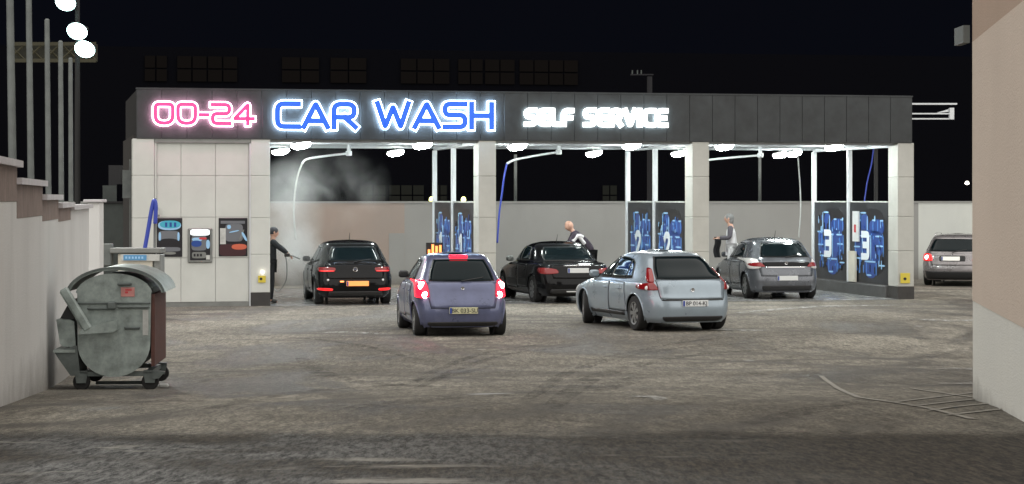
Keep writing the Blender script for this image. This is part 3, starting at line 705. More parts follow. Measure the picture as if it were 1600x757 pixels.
# floodlight mast and truss
fm = thing('floodlight_mast', 'dark mast behind the poles carrying three glaring floodlights', 'floodlight', (px(121, 0, 50).x, 50, 0))
MB().lathe([(.08, 0), (.05, 7.6)], 10).build('mast', M['dark'], fm, smooth='auto')
for x, y in ((103, 4), (121, 49), (133, 77)):
    p = px(x, y, 49.7)-fm.location
    T = Matrix.Translation(p) @ Matrix.Rotation(R(20), 4, 'Y') @ Matrix.Rotation(R(12), 4, 'X')
    a = MB().bbox(-.21, .21, 0, .14, -.15, .15, .03, T).build('floodlight', M['trim'], fm)
    MB().prism([(math.cos(t*.3927)*.235, math.sin(t*.3927)*.185) for t in range(16)], -.06, -.004, 'y', T).build('lamp_glass', M['flood'], a)
    MB().tube([(0, .1, p.z), (p.x, .1+p.y*.3, p.z)], .02, 6).build('bracket', M['trim'], a)
tr = thing('truss', 'dim yellowish lattice truss crossing behind the tall poles', 'truss', px(12, 95, 62))
a = px(12, 95, 62); L_ = (150-12)/FOC*62; Hh = 26/FOC*62
t = MB(); 
for z in (0, Hh): t.box(0, L_, -.04, .04, z-.05, z+.05)
nn_ = 5
for i in range(nn_):
    x0, x1 = L_*i/nn_, L_*(i+1)/nn_; t.tube([(x0, 0, 0), (x1, 0, Hh)], .03, 5); t.tube([(x0, 0.09, Hh), (x1, 0.09, 0)], .03, 5)
t.build('lattice', M['truss'], tr)
MB().box(0, L_, .2, .24, -.02, Hh).build('panel', mat('truss_panel', (.03, .03, .02), .8), tr)

# dim shed and equipment at the left of the building
sh = thing('utility_shed', 'dim grey shed with a dark opening between the gate pillar and the building', 'shed', (px(185, 0, 57).x, 57, 0))
k = 57/FOC
MB().box(-28*k, 30*k, 0, 2, 0, 2.45+(310-318)*k).build('wall', M['shed'], sh); MB().box(-30*k, 32*k, -.05, 2.1, 2.45-8*k, 2.45-5*k).build('eave', M['dark'], sh)
MB().box(-28*k, -6*k, .3, 1.5, 2.45-5*k+.001, 2.45+20*k).build('vent_box', M['shed'], sh); MB().box(-6*k+.01, 14*k, .3, 1.5, 2.45-5*k+.001, 2.45+22*k).build('dark_unit', M['hall'], sh)
MB().box(-22*k, -2*k, .6, 1.5, 2.45+20*k, 2.45+52*k).build('chimney_box', mat('chimney_dim', (.02, .02, .022), .8, var=.3, vscale=3), sh)
o = thing('meter_cabinet', 'small grey cabinet on a pole at the left flank of the car wash', 'cabinet', (px(196, 0, 50.5).x, 50.5, 0))
MB().box(-.06, .14, -.05, .1, 2.45, 2.45+34*50/FOC+.15).build('box', M['pole'], o); MB().tube([(.12, 0, 0), (.12, 0, 3.35)], .03, 8).build('pole', M['pole'], o)

# ------------------------------------------------------------------ vacuum station
Yv = 44.0; kv = Yv/FOC
v = thing('vacuum_station', 'cream and steel vacuum cleaner cabinet with a blue label and hose behind the container', 'vacuum', (px(213, 0, Yv).x, Yv, 0))
zz = lambda y: CAMH+(HOR-y)*kv
xx = lambda x: (x-213)*kv
MB().bbox(xx(184), xx(238), 0, .6, .0, zz(397), .02).build('cabinet', M['cabinet'], v)
MB().bbox(xx(239), xx(250), .03, .6, .0, zz(398), .02).build('side_box', M['steelg'], v)
MB().bbox(xx(172), xx(251), -.06, .66, zz(396), zz(388), .015).build('top_plate', M['steelg'], v)
MB().bbox(xx(190), xx(250), -.075, -.062, zz(408), zz(397.5), .004).build('label_panel', M['whitedirty'], v)
lb = MB().bbox(xx(194), xx(230), -.085, -.076, zz(407), zz(398.5), .003).build('blue_label', M['bluelab'], v)
for i in range(6): MB().box(xx(197+i*5), xx(200+i*5), -.089, -.086, zz(404.5), zz(401)).build('lettering', M['g_lt'], lb)
MB().bbox(xx(159), xx(174), 0, .25, zz(416), zz(381), .02).build('coin_box', M['pole'], v)
MB().tube([(xx(205), -.02, zz(424)), (xx(206), -.05, zz(414)), (xx(210), -.08, zz(417)), (xx(209), -.05, zz(430))], .028, 8).build('nozzle', M['trim'], v, smooth=True)
MB().tube([(xx(238), .3, zz(400)), (xx(239), .3, zz(310))], .03, 8).build('hose_pole', M['steelg'], v)
MB().tube(bez([(xx(223), .2, zz(393)), (xx(228), .2, zz(365)), (xx(234), .2, zz(330)), (xx(238), .2, zz(314)), (xx(241), .2, zz(322)), (xx(240), .2, zz(350))]), .042, 10).build('hose', M['bluehose'], v, smooth=True)
MB().ball((xx(246), .0, zz(425)), .035).ball((xx(246), .0, zz(434)), .035).build('knob', M['trim'], v, smooth=True)

# ------------------------------------------------------------------ waste container
Yc = 23.3; kc = Yc/FOC
c = thing('waste_container', 'dented galvanised wheeled waste container with a domed lid by the left wall', 'container', (px(181, 0, Yc).x, Yc, gz(Yc)-.01), R(3.5))
q = lambda cx, cy: ((cx-345)/482, (690-cy)/482)
def arc(cx, cy, rx, ry, a0, a1, n): return [(cx+rx*math.cos(R(a0+(a1-a0)*i/n)), cy+ry*math.sin(R(a0+(a1-a0)*i/n))) for i in range(n+1)]
endp = arc(-.02, .50, .385, .355, 180, 360, 18)+[(.375, 1.05)]+arc(-.02, 1.02, .41, .235, 8, 172, 14)+[(-.41, 1.04)]
LEN = 1.28
MB().prism(endp, 0, .02).build('end_plate', M['galv'], c)
MB().prism([(x*.97-.001, z*.985+.008) for x, z in endp], .022, LEN).build('tub', M['galvd'], c)
MB().box(.372, .41, .03, LEN-.02, .26, 1.03).build('side_plate', M['rust'], c, label='rusty red long side of the tub')
# lid as a curved shell
out = arc(.0, 1.02, .52, .30, 6, 170, 22); inn = arc(.0, 1.02, .49, .27, 6, 170, 22)[::-1]
MB().prism(out+inn, -.03, LEN+.03).build('lid', M['galv'], c, smooth='auto')
MB().prism(arc(.0, 1.02, .528, .308, 6, 170, 22)+arc(.0, 1.02, .505, .285, 6, 170, 22)[::-1], -.05, -.031).build('lid_rim', M['galvd'], c)
rb = MB()
rb.bbox(-.30, .00, -.035, -.001, .865, .895, .01); rb.bbox(.02, .36, -.035, -.001, .88, .905, .01); rb.bbox(-.40, .37, -.02, -.001, .925, .945, .006); rb.bbox(.09, .26, -.03, -.001, .655, .685, .01)
rb.bbox(.02, .17, -.045, -.001, 1.125, 1.155, .01)
rb.build('rib', M['galvd'], c)
MB().bbox(-.09, .01, -.07, -.001, .87, .955, .015).build('pivot_knob', M['galvd'], c)
Tm = Matrix.Translation((-.36, -.08, .86)) @ Matrix.Rotation(R(-60), 4, 'Y')
MB().bbox(-.25, .27, -.03, .05, -.05, .05, .02, Matrix.Translation((-.42, -.08, .88)) @ Matrix.Rotation(R(59), 4, 'Y')).build('lid_lever', M['galv'], c)
MB().prism([(-.39, .62), (-.36, .66), (-.10, .73), (.02, .76), (.03, .66), (-.02, .63), (-.36, .61)], -.10, -.04).build('lifting_arm', M['galv'], c)
MB().bbox(.285, .345, -.006, -.001, .59, .865, .002).build('pale_strip', M['whitedirty'], c); MB().bbox(-.405, -.365, -.006, -.001, .60, .80, .002).build('pale_strip', M['whitedirty'], c)
lab = MB().bbox(.055, .20, -.008, -.001, 1.005, 1.105, .002).build('sticker', M['pinklabel'], c)
MB().box(.10, .17, -.011, -.009, 1.07, 1.085).box(.10, .13, -.011, -.009, 1.04, 1.062).build('sticker_print', M['redink'], lab)
MB().prism([(-.64, .76), (-.60, .50), (-.57, .47), (-.43, .46), (-.45, .74), (-.50, .76)], .05, .7).build('side_pocket', M['galv'], c)
MB().prism([(-.60, .77), (-.50, .95), (-.45, .98), (-.43, .76)], .06, .6).build('dark_recess', M['trim'], c)
MB().prism([(-.65, .41), (-.62, .36), (-.48, .16), (-.38, .16), (-.41, .48), (-.44, .48)], .0, .6).build('foot_guard', M['galvd'], c)
MB().box(-.66, -.43, -.02, .6, .41, .44).build('pedal_bar', M['galv'], c)
MB().box(-.36, .40, .04, .10, .15, .20).box(-.36, .40, LEN-.12, LEN-.05, .15, .20).box(-.36, -.30, .1, LEN-.1, .15, .2).box(.30, .37, .1, LEN-.1, .15, .2).build('chassis', M['galvd'], c)
MB().tube([(-.25, .3, .06), (.30, .3, .06)], .02, 6).build('tow_bar', M['galvd'], c)
for x in (-.37, .36):
    for y in (.06, LEN-.1):
        f = MB(); f.prism([(x-.07, .20), (x+.07, .20), (x+.05, .08), (x-.05, .08)], y-.05, y-.04); f.prism([(x-.07, .20), (x+.07, .20), (x+.05, .08), (x-.05, .08)], y+.04, y+.05); f.box(x-.07, x+.07, y-.05, y+.05, .18, .21)
        o = f.build('castor', M['galvd'], c)
        MB().lathe([(.03, -.03), (.085, -.03), (.092, -.02), (.092, .02), (.085, .03), (.03, .03)], 18, Matrix.Translation((x, y, .092)) @ Matrix.Rotation(R(90), 4, 'X') @ Matrix.Rotation(0, 4, 'Z')).build('castor_wheel', M['tyre'], o, smooth='auto')
MB().prism([(.37, .17), (.42, .21), (.52, .20), (.46, .13), (.40, .12)], .0, .08).build('brake_pedal', M['galvd'], c)
o = MB().bbox(0, .10, 0, .07, 0, .04, .01).build('litter', M['whitedirty']); o.location = gpt(248, 606); tag(o, 'crumpled white scrap on the ground by the container castor', 'litter')

# ------------------------------------------------------------------ right building
def RW(x): 
    Y = 19.7*300/(x-1220); return Vector(((x-800)/FOC*Y, Y, 0))
rbd = thing('corner_building', 'peach and cream rendered building corner with a pale plinth filling the right edge', 'building', (0,0,0))
C0 = RW(1520); C1 = RW(1800); dv = (C1-C0).normalized(); nv = Vector((-dv.y, dv.x, 0))
if nv.x > 0: nv = -nv
rbd.location = C0
back_ = Vector((1, .12, 0)).normalized()*9
def rslab(z0, z1, out, name, m):
    a = C0-C0+nv*out-dv*out; b = (C1-C0)*1+nv*out; c_ = b+Vector((9, 0, 0)); d_ = a+back_
    return MB().add([(p.x, p.y, z) for z in (z0, z1) for p in (a, b, c_, d_)], [(0,1,2,3), (4,5,6,7), (0,1,5,4), (1,2,6,5), (2,3,7,6), (3,0,4,7)]).build(name, m, rbd)
za = CAMH+(HOR-470)/FOC*C0.y; zb2 = CAMH+(HOR-66)/FOC*C0.y
rslab(.2, za, .0, 'plinth', M['stucco_w']); rslab(za, zb2, .004, 'mid_wall', M['peach']); rslab(zb2, 9.5, .004, 'upper_wall', M['brownr'])
MB().box(-.065, -.006, .1, .5, zb2-.0, zb2+.16).build('sill_end', M['pole'], rbd)

# ------------------------------------------------------------------ far background
yk = 90
hl = thing('industrial_hall', 'long unlit industrial hall with faint grid windows far behind the car wash', 'building', px(150, HOR, 84), R(10.0)); hl.location.z = 0
ca = math.cos(R(10.0)); SCL = 84/FOC
MB().box(-10, 36, .2, 14, 0, 2.45+(310-80)*SCL+.2).build('wall', M['hall'], hl)
def hs(x):
    t = (x-800)/FOC; o_ = hl.location; a_ = R(10.0)
    return (t*o_.y-o_.x)/(math.cos(a_)-t*math.sin(a_))
for x0, x1 in ((225, 262), (276, 372), (440, 500), (516, 574), (626, 704), (716, 756), (758, 806), (812, 905)):
    s0, s1 = hs(x0), hs(x1); fr = MB(); n = max(2, int((s1-s0)/.55))
    for i in range(n):
        for j in range(2):
            fr.box(s0+(s1-s0)*i/n+.03, s0+(s1-s0)*(i+1)/n-.03, .12, .19, 7.0+j*.52, 7.0+j*.52+.46)
    fr.build('high_window', M['hallwin'], hl)
for x0, x1 in ((446, 505), (562, 604), (608, 664), (676, 700), (942, 966)):
    s0, s1 = hs(x0), hs(x1); fr = MB(); n = max(2, int((s1-s0)/.42))
    for i in range(n):
        for j in range(3): fr.box(s0+(s1-s0)*i/n+.03, s0+(s1-s0)*(i+1)/n-.03, .12, .19, 1.75+j*.42, 1.75+j*.42+.37)
    fr.build('low_window', M['hallwin2'], hl)
am = thing('antenna_mast', 'faint mast with small aerials above the fascia, right of the last lit word', 'mast', (px(1015, 0, 75).x, 75, 0))
k = 75/FOC
dm = mat('dim_mast', (.012, .012, .015), .9)
MB().tube([(0,0,0), (0,0,2.45+190*k)], .09, 8).build('mast', dm, am); MB().box(-30*k, 6*k, -.03, .03, 2.45+192*k, 2.45+194*k).build('crossarm', dm, am)
for i in (-28, -20, -14): MB().box(i*k, (i+2)*k, -.03, .03, 2.45+194*k, 2.45+200*k).build('aerial', M['shed'], am)
# white bracket arm right of the fascia
k = 57/FOC
ar = thing('lift_arm', 'white folded steel arm sticking out right of the dark fascia', 'arm', px(1425, 188, 57)-Vector((0, 0, 0)))
b = MB(); b.box(-1, 70*k, -.05, .05, 24*k, 26.5*k); b.build('top_bar', M['white'], ar)
MB().box(-1, 62*k, -.05, .05, 9*k, 11*k).box(-1, 62*k, -.05, .05, 1*k, 3*k).build('lower_bar', M['white'], ar); MB().box(58*k, 65*k, -.08, .08, 1*k, 19*k).build('end_bracket', M['white'], ar)
MB().prism([(40*k, 12*k), (57*k, 17*k), (57*k, 13*k), (40*k, 11.2*k)], -.04, .04).build('gusset', M['white'], ar)
MB().box(-.99, -.9, -.04, .04, -2.45-122*k+.4, 24*k).build('support_post', M['trim'], ar)
o = MB().lathe([(.03, 0), (.09, .04), (.04, .13)], 12).build('distant_lamp', M['bulb_w'], smooth=True); o.location = px(1511, 289, 80); tag(o, 'small distant lit lamp beside the edge of the peach building', 'lamp')

# ------------------------------------------------------------------ cars
def pchip(xs, ys, x):
    xs = np.array(xs, float); ys = np.array(ys, float); h = np.diff(xs); dl = np.diff(ys)/h; d = np.zeros(len(xs))
    for i in range(1, len(xs)-1):
        if dl[i-1]*dl[i] > 0:
            w1 = 2*h[i]+h[i-1]; w2 = h[i]+2*h[i-1]; d[i] = (w1+w2)/(w1/dl[i-1]+w2/dl[i])
    d[0] = dl[0]; d[-1] = dl[-1]
    i = np.clip(np.searchsorted(xs, x)-1, 0, len(xs)-2); t = (x-xs[i])/h[i]
    return (2*t**3-3*t**2+1)*ys[i]+(t**3-2*t**2+t)*h[i]*d[i]+(-2*t**3+3*t**2)*ys[i+1]+(t**3-t**2)*h[i]*d[i+1]
class Car:
    """body lofted from horizontal slices; row = (z, rear x, front x, half width, exponent)"""
    def __init__(s, rows, ax_r, ax_f, rw):
        s.rows = rows; s.k = list(range(len(rows))); s.axr = ax_r; s.axf = ax_f; s.rw = rw
        s.ts = np.linspace(0, len(rows)-1, (len(rows)-1)*6+1)
        s.P = np.array([[pchip(s.k, [r[j] for r in rows], t) for j in range(5)] for t in s.ts])
    def par(s, z):
        return [np.interp(z, s.P[:, 0], s.P[:, j]) for j in range(1, 5)]
    def rear(s, y, z):
        xr, xf, w, n = s.par(z); m, a = (xr+xf)/2, (xf-xr)/2
        return Vector((m-a*(max(0, 1-min(1, abs(y)/w)**n))**(1/n), y, z))
    def side(s, x, z, sg=1):
        xr, xf, w, n = s.par(z); m, a = (xr+xf)/2, (xf-xr)/2
        return Vector((x, sg*w*(max(0, 1-min(1, abs((x-m)/a))**n))**(1/n), z))
    def front(s, y, z):
        v = s.rear(y, z); xr, xf, w, n = s.par(z); return Vector((xr+xf-v.x, y, z))
    def body(s):
        N = 96; vs = []; fs = []
        for p in s.P:
            z, xr, xf, w, n = p; m, a = (xr+xf)/2, (xf-xr)/2
            for i in range(N):
                # even coverage of sides: angle warped
                th = 2*math.pi*i/N; c, q = math.cos(th), math.sin(th)
                e = 2/n
                vs.append([m+a*math.copysign(abs(c)**e, c), w*math.copysign(abs(q)**e, q), z])
        # resample each slice evenly by arc length
        out = []
        for j in range(len(s.P)):
            ring = np.array(vs[j*N:(j+1)*N]+[vs[j*N]]); L = np.r_[0, np.cumsum(np.linalg.norm(np.diff(ring, axis=0), axis=1))]
            # denser rings near the wheel arches come from a big N2
            N2 = 120; t = np.linspace(0, L[-1], N2+1)[:-1]
            # keep samples symmetric: start at the front centre
            out += [[np.interp(q, L, ring[:, k]) for k in range(3)] for q in t]
        N = 120; V = [Vector(v) for v in out]
        ins = [False]*len(V)
        for i, v in enumerate(V):
            if abs(v.y) > .5:
                for ax in (s.axr, s.axf):
                    if math.hypot(v.x-ax, v.z-s.rw) < s.rw+.045: ins[i] = ax
        for j in range(len(s.P)-1):
            for i in range(N):
                f = (j*N+i, j*N+(i+1) % N, (j+1)*N+(i+1) % N, (j+1)*N+i)
                if all(ins[k] is not False for k in f): continue
                fs.append(f)
        used = set(k for f in fs for k in f)
        for k in used:
            if ins[k] is not False:
                v = V[k]; ax = ins[k]; dx, dz = v.x-ax, v.z-s.rw; r = math.hypot(dx, dz) or 1; q = (s.rw+.045)/r; v.x = ax+dx*q; v.z = s.rw+dz*q
        fs.append(tuple(range((len(s.P)-1)*N, len(s.P)*N)))
        return MB().add(V, fs)
    def patch(s, kind, c, off=.005, rnd=.25, nu=14, nv=10, sg=1, pts=None):
        """skin lying on the body; c = four corners bl, br, tr, tl in (y,z) for rear/front or (x,z) for side"""
        off += .005
        f = {'rear': lambda a, b: s.rear(a, b), 'front': lambda a, b: s.front(a, b), 'side': lambda a, b: s.side(a, b, sg)}[kind]
        G = []
        for j in range(nv+1):
            row = []
            for i in range(nu+1):
                u, v_ = 2*i/nu-1, 2*j/nv-1
                uu, vv = u*math.sqrt(1-rnd*v_*v_/2), v_*math.sqrt(1-rnd*u*u/2)
                a, b = (uu+1)/2, (vv+1)/2
                p = [c[0][k]*(1-a)*(1-b)+c[1][k]*a*(1-b)+c[2][k]*a*b+c[3][k]*(1-a)*b for k in (0, 1)]
                row.append(f(*p))
            G.append(row)
        cen = Vector(((s.P[0][1]+s.P[0][2])/2, 0, .6)); V = []; 
        def nrm(j, i):
            a = G[j][min(i+1, nu)]-G[j][max(i-1, 0)]; b = G[min(j+1, nv)][i]-G[max(j-1, 0)][i]; n = a.cross(b)
            if n.length < 1e-9: n = G[j][i]-cen
            n.normalize(); 
            return n if n.dot(G[j][i]-cen) > 0 else -n
        Nn = [[nrm(j, i) for i in range(nu+1)] for j in range(nv+1)]
        for j in range(nv+1):
            for i in range(nu+1): V.append(G[j][i]+Nn[j][i]*off)
        w = nu+1; F_ = [(j*w+i, j*w+i+1, (j+1)*w+i+1, (j+1)*w+i) for j in range(nv) for i in range(nu)]
        ring = [(0, i) for i in range(nu)]+[(j, nu) for j in range(nv)]+[(nv, i) for i in range(nu, 0, -1)]+[(j, 0) for j in range(nv, 0, -1)]
        o = len(V)
        for j, i in ring: V.append(G[j][i]-Nn[j][i]*.006)
        m = len(ring)
        for k in range(m):
            a, b = ring[k], ring[(k+1) % m]; F_.append((a[0]*w+a[1], b[0]*w+b[1], o+(k+1) % m, o+k))
        return MB().add(V, F_)
def paint(name, col, metal=.5, rough=.28, dirt=.25, coat=.6):
    m = mat(name, col, rough, metal=metal, coat=coat, spec=.2 if metal == 0 else .3, var=dirt, vscale=2.2)
    return m
def text_mesh(txt, size, m, parent, loc, rot):
    cu = bpy.data.curves.new('t', 'FONT'); cu.body = txt; cu.size = size; cu.align_x = 'CENTER'; cu.align_y = 'CENTER'; cu.extrude = .002
    o = bpy.data.objects.new('t', cu); COL.objects.link(o); dg = bpy.context.evaluated_depsgraph_get()
    me = bpy.data.meshes.new_from_object(o.evaluated_get(dg)); bpy.data.objects.remove(o)
    n = bpy.data.objects.new('characters', me); COL.objects.link(n); me.materials.clear(); me.materials.append(m); n.parent = parent; n.location = loc; n.rotation_euler = rot
    return n
def wheel(car, x, y, rw, steer=0, spokes=5, parent=None, width=.20, silver=True):
    sg = 1 if y > 0 else -1
    T = Matrix.Translation((x, y, rw)) @ Matrix.Rotation(steer, 4, 'Z') @ Matrix.Rotation(R(-90)*sg, 4, 'X')
    h = width/2; t = MB().lathe([(rw*.62, -h), (rw*.92, -h), (rw*.985, -h*.8), (rw, -h*.4), (rw, h*.4), (rw*.985, h*.8), (rw*.92, h), (rw*.66, h*1.02), (rw*.64, h*.8)], 36, T).build('wheel', M['tyre'], parent, smooth='auto')
    MB().lathe([(rw*.2, h*.25), (rw*.60, h*.2), (rw*.645, h*.2), (rw*.645, h*.3)], 28, T).build('rim_barrel', M['rimdark'], t)
    r = MB(); r.lathe([(rw*.02, h*.55), (rw*.02, h*.92), (rw*.15, h*.90), (rw*.17, h*.6)], 16, T)
    nring = 28; ri, ro = rw*.585, rw*.655; vs = []; 
    for rr, hh in ((ri, h*.3), (ri, h*.92), (ro, h*.98), (ro, h*.3)):
        for k in range(nring): a = 2*math.pi*k/nring; vs.append(T @ Vector((rr*math.cos(a), rr*math.sin(a), hh)))
    r.add(vs, [(l*nring+k, l*nring+(k+1) % nring, (l+1)*nring+(k+1) % nring, (l+1)*nring+k) for l in range(3) for k in range(nring)])
    for i in range(spokes):
        r.prism([(rw*.10, -rw*.075), (rw*.60, -rw*.12), (rw*.60, rw*.12), (rw*.10, rw*.075)], h*.62, h*.88, 'z', T @ Matrix.Rotation(2*math.pi*i/spokes, 4, 'Z'))
    r.build('rim', M['rim'], t, smooth='auto')
    return t
def make_car(name, label, cat, cfg, loc, yaw):
    root = thing(name, label, 'car', loc, R(90)+yaw)
    A = cfg; C_ = Car(A['rows'], A['axr'], A['axf'], A['rw']); P = A['paint']; off0 = A['axr']
    def put(mb, nm, m, par=root, smooth='auto', lab=None):
        mb.v = [(x-off0, y, z) for x, y, z in mb.v] ; return mb.build(nm, m, par, smooth, lab)
    body = put(C_.body(), 'body', P, smooth=True)
    L = A['rows'][2][2]
    put(MB().box(.15, L-.2, -.58, .58, .17, .55), 'underbody', M['dark'], smooth=False)
    # fender lips
    for ax in (A['axr'], A['axf']):
        for sg in (1, -1):
            pts = []
            for i in range(19):
                a = math.pi*(-.08+1.16*i/18); x, z = ax+(A['rw']+.045)*math.cos(a), A['rw']+(A['rw']+.045)*math.sin(a)
                if z < A['rows'][0][0]: z = A['rows'][0][0]
                p = C_.side(x, z, sg); p.y += sg*.002; pts.append(p)
            put(MB().tube(pts, .016, 6), 'arch_lip', P, smooth=True)
            put(MB().prism([(ax+(A['rw']+.04)*math.cos(2*math.pi*i/24), A['rw']+(A['rw']+.04)*math.sin(2*math.pi*i/24)) for i in range(24)], sg*.585, sg*.60), 'wheel_well', M['dark'], smooth=False)
    for ax, st_ in ((A['axr'], 0), (A['axf'], A.get('steer', 0))):
        for sg in (1, -1): wheel(None, ax-off0, sg*(A['track']), A['rw'], st_, A.get('spokes', 5), root)
    # doors with dark shut lines under them
    for sg in (1, -1):
        for dn, (x0, x1, z0, z1, sl) in enumerate(A['doors']):
            g = [(x0, z0), (x1, z0), (x1+sl*.0, z1), (x0+sl, z1)]
            put(C_.patch('side', g, .004, .06, 32, 14, sg), 'door_gap', M['dark'], smooth=True)
            e = .011
            d = put(C_.patch('side', [(x0+e, z0+e), (x1-e, z0+e), (x1-e, z1-e), (x0+sl+e, z1-e)], .0085, .06, 32, 14, sg), 'door', P, smooth=True)
            hx = x0+.08+sl; hz = z1-.13; p = C_.side(hx+.08, hz, sg)
            hmb = MB().bbox(hx, hx+.17, min(p.y, p.y+sg*.03), max(p.y, p.y+sg*.03), hz-.014, hz+.014, .006)
            put(hmb, 'handle', P if A.get('hbody', True) else M['trim'], d, smooth=False)
        gl = []
        for wq in A['windows']:
            ww = put(C_.patch('side', wq, .013, .10, 20, 8, sg), 'side_window', M['glass'], smooth=True)
            # trim frame beneath
            cx = sum(p[0] for p in wq)/4; cz = sum(p[1] for p in wq)/4
            fr = [(cx+(p[0]-cx)*1.05, cz+(p[1]-cz)*1.10) for p in wq]
            put(C_.patch('side', fr, .0105, .10, 20, 8, sg), 'window_frame', M['trim'], ww, smooth=True)
        mx_, mz = A['mirror']; p = C_.side(mx_, mz, sg)
        y0, y1 = sorted((p.y+sg*.03, p.y+sg*.21))
        put(MB().bbox(mx_-.05, mx_+.07, y0, y1, mz+.0, mz+.13, .03), 'mirror', A.get('mirror_mat', P), smooth='auto')
        if A.get('strip'): x0, x1, z = A['strip']; put(C_.patch('side', [(x0, z-.035), (x1, z-.035), (x1, z+.035), (x0, z+.035)], .012, .05, 10, 3, sg), 'side_strip', M['trim'], smooth=True)
    # tailgate
    tg = A['tailgate']; put(C_.patch('rear', tg, .0025, .08), 'tailgate_gap', M['dark'], smooth=True)
    cy = 0; cz = sum(p[1] for p in tg)/4
    tgp = put(C_.patch('rear', [(p[0]*.985, cz+(p[1]-cz)*.978) for p in tg], .0045, .08), 'tailgate', P, smooth=True)
    rw_ = A['rear_window']; put(C_.patch('rear', [(p[0]*1.05, (p[1]-1.1)*1.06+1.1) for p in rw_], .0065, .14), 'rear_window_frame', M['trim'], smooth=True)
    rwn = put(C_.patch('rear', rw_, .0095, .12, 18, 10), 'rear_window', M['glass'], smooth=True)
    fwn = put(C_.patch('front', A['windscreen'], .008, .12, 18, 10), 'windscreen', M['glass'], smooth=True)
    # lights
    for sg in (1, -1):
        for li, (q_, m_, off) in enumerate(A['lights']):
            qq = [(p[0]*sg, p[1]) for p in q_]
            put(C_.patch('rear', qq, off, .45, 12, 8), 'tail_light' if li == 0 else A.get('lnames', ['lamp_segment']*9)[li], m_, smooth=True)
        for (y, z, r_, m_) in A.get('bulbs', []):
            p = C_.rear(y*sg, z); mb = MB().ball((p.x-.015, p.y, p.z), (.03, r_, r_)); put(mb, 'bulb', m_, smooth=True)
        hq = [(.62*sg, .60), (.80*sg, .62), (.78*sg, .74), (.50*sg, .70)]
        put(C_.patch('front', hq, .01, .3), 'headlight', M['reflector'], smooth=True)
    for q_, m_, off, nm in A.get('extra', []):
        put(C_.patch('rear', q_, off, .2, 14, 5), nm, m_, smooth=True)
    # plate
    (py, pz, pm) = A['plate']; p = C_.rear(0, pz); w2, h2 = .255, .056
    dxz = (C_.rear(0, pz+.05).x-C_.rear(0, pz-.05).x)/.1
    pl = put(MB().bbox(p.x-.034, p.x-.016, py-w2, py+w2, pz-h2, pz+h2, .004), 'number_plate', pm, smooth=False)
    put(MB().box(p.x-.037, p.x-.0345, py+w2-.045, py+w2-.006, pz-h2+.006, pz+h2-.006), 'country_band', M['blueband'], pl, smooth=False)
    if A.get('ptext'): text_mesh(A['ptext'], .105, M['ink'], pl, (p.x-off0-.038, py-.02, pz-.002), (R(90), 0, R(-90)))
    if A.get('badge'):
        bz, br = A['badge']; p = C_.rear(0, bz); Tt = Matrix.Translation((p.x-.014, 0, bz)) @ Matrix.Rotation(R(-90), 4, 'Y')
        put(MB().lathe([(br*.72, 0), (br*.72, .012), (br, .014), (br, 0)], 24, Tt).box(-.006+p.x-.012, p.x-.002, -br*.6, br*.6, bz-br*.12, bz+br*.12), 'badge', M['chrome'], tgp)
    if A.get('wiper'):
        wz = A['wiper']; a = C_.rear(.02, wz); b_ = C_.rear(-.38, wz+.06); put(MB().tube([a+Vector((-.03, 0, 0)), b_+Vector((-.025, 0, .0))], .011, 6), 'rear_wiper', M['trim'])
    if A.get('antenna'):
        ax_, az = A['antenna']; put(MB().tube([(ax_, 0, az-.03), (ax_-.12, 0, az+.17)], [.01, .004], 6), 'antenna', M['trim'])
    # exhaust
    ex = A.get('exhaust', -.45); put(MB().lathe([(.028, 0), (.033, .0), (.033, .2), (.028, .2)], 12, Matrix.Translation((.07, ex, .24)) @ Matrix.Rotation(R(90), 4, 'Y')), 'exhaust', M['steelg'])
    # rails
    if A.get('rails'):
        for sg in (1, -1):
            x0, x1, yy, z = A['rails']; put(MB().tube(bez([(x0, sg*yy, z-.05), (x0+.12, sg*yy, z), ((x0+x1)/2, sg*yy, z+.015), (x1-.12, sg*yy, z-.005), (x1, sg*yy, z-.06)]), .018, 8), 'roof_rail', M['chrome'])
    # blurred shelf and seat tops seen as darker shapes are left to the glass; bumper insert
    if A.get('insert'):
        put(C_.patch('rear', A['insert'], .006, .1, 16, 6), 'bumper_insert', M['trim'], smooth=True)
    return root

def hatch_rows(L, W, H, tail, slope, belt=.93, hood=.95, rake=1.1, nb=6.0, roofw=.74, roof_end=.45):
    """generic hatchback; tail = x of the tailgate at belt, slope = how far the rear glass leans in"""
    w = W/2; fh = L*.27
    return [
     (.17, .10, L-.10, w*.88, nb), (.26, .03, L-.03, w*.955, nb), (.44, .0, L, w*.99, nb), (.58, .02, L-.03, w, nb), (.68, .06, L-.12, w, nb),
     (.78, tail*.8, L-.38, w*.99, nb), (.88, tail, L-fh*.72, w*.965, nb-.3), (belt, tail+.03, L-fh, w*.93, nb-.6), (belt+.05, tail+.07, L-fh-.10, w*.895, nb-1),
     (belt+.22, tail+.07+slope*.42, L-fh-.42, w*(.80 if roofw < .75 else .83), 5.0), (H-.13, tail+.07+slope*.9, L-fh-.80, w*roofw, 4.6), (H-.07, tail+.10+slope*1.15, L-fh-1.0, w*roofw*.93, 4.2),
     (H-.03, tail+.2+slope*1.5, L-fh-1.25, w*roofw*.78, 3.6), (H-.008, tail+.45+slope*1.7, L-fh-1.5, w*roofw*.52, 3), (H, tail+.8+slope*1.8, L-fh-1.75, w*roofw*.2, 2.5)]

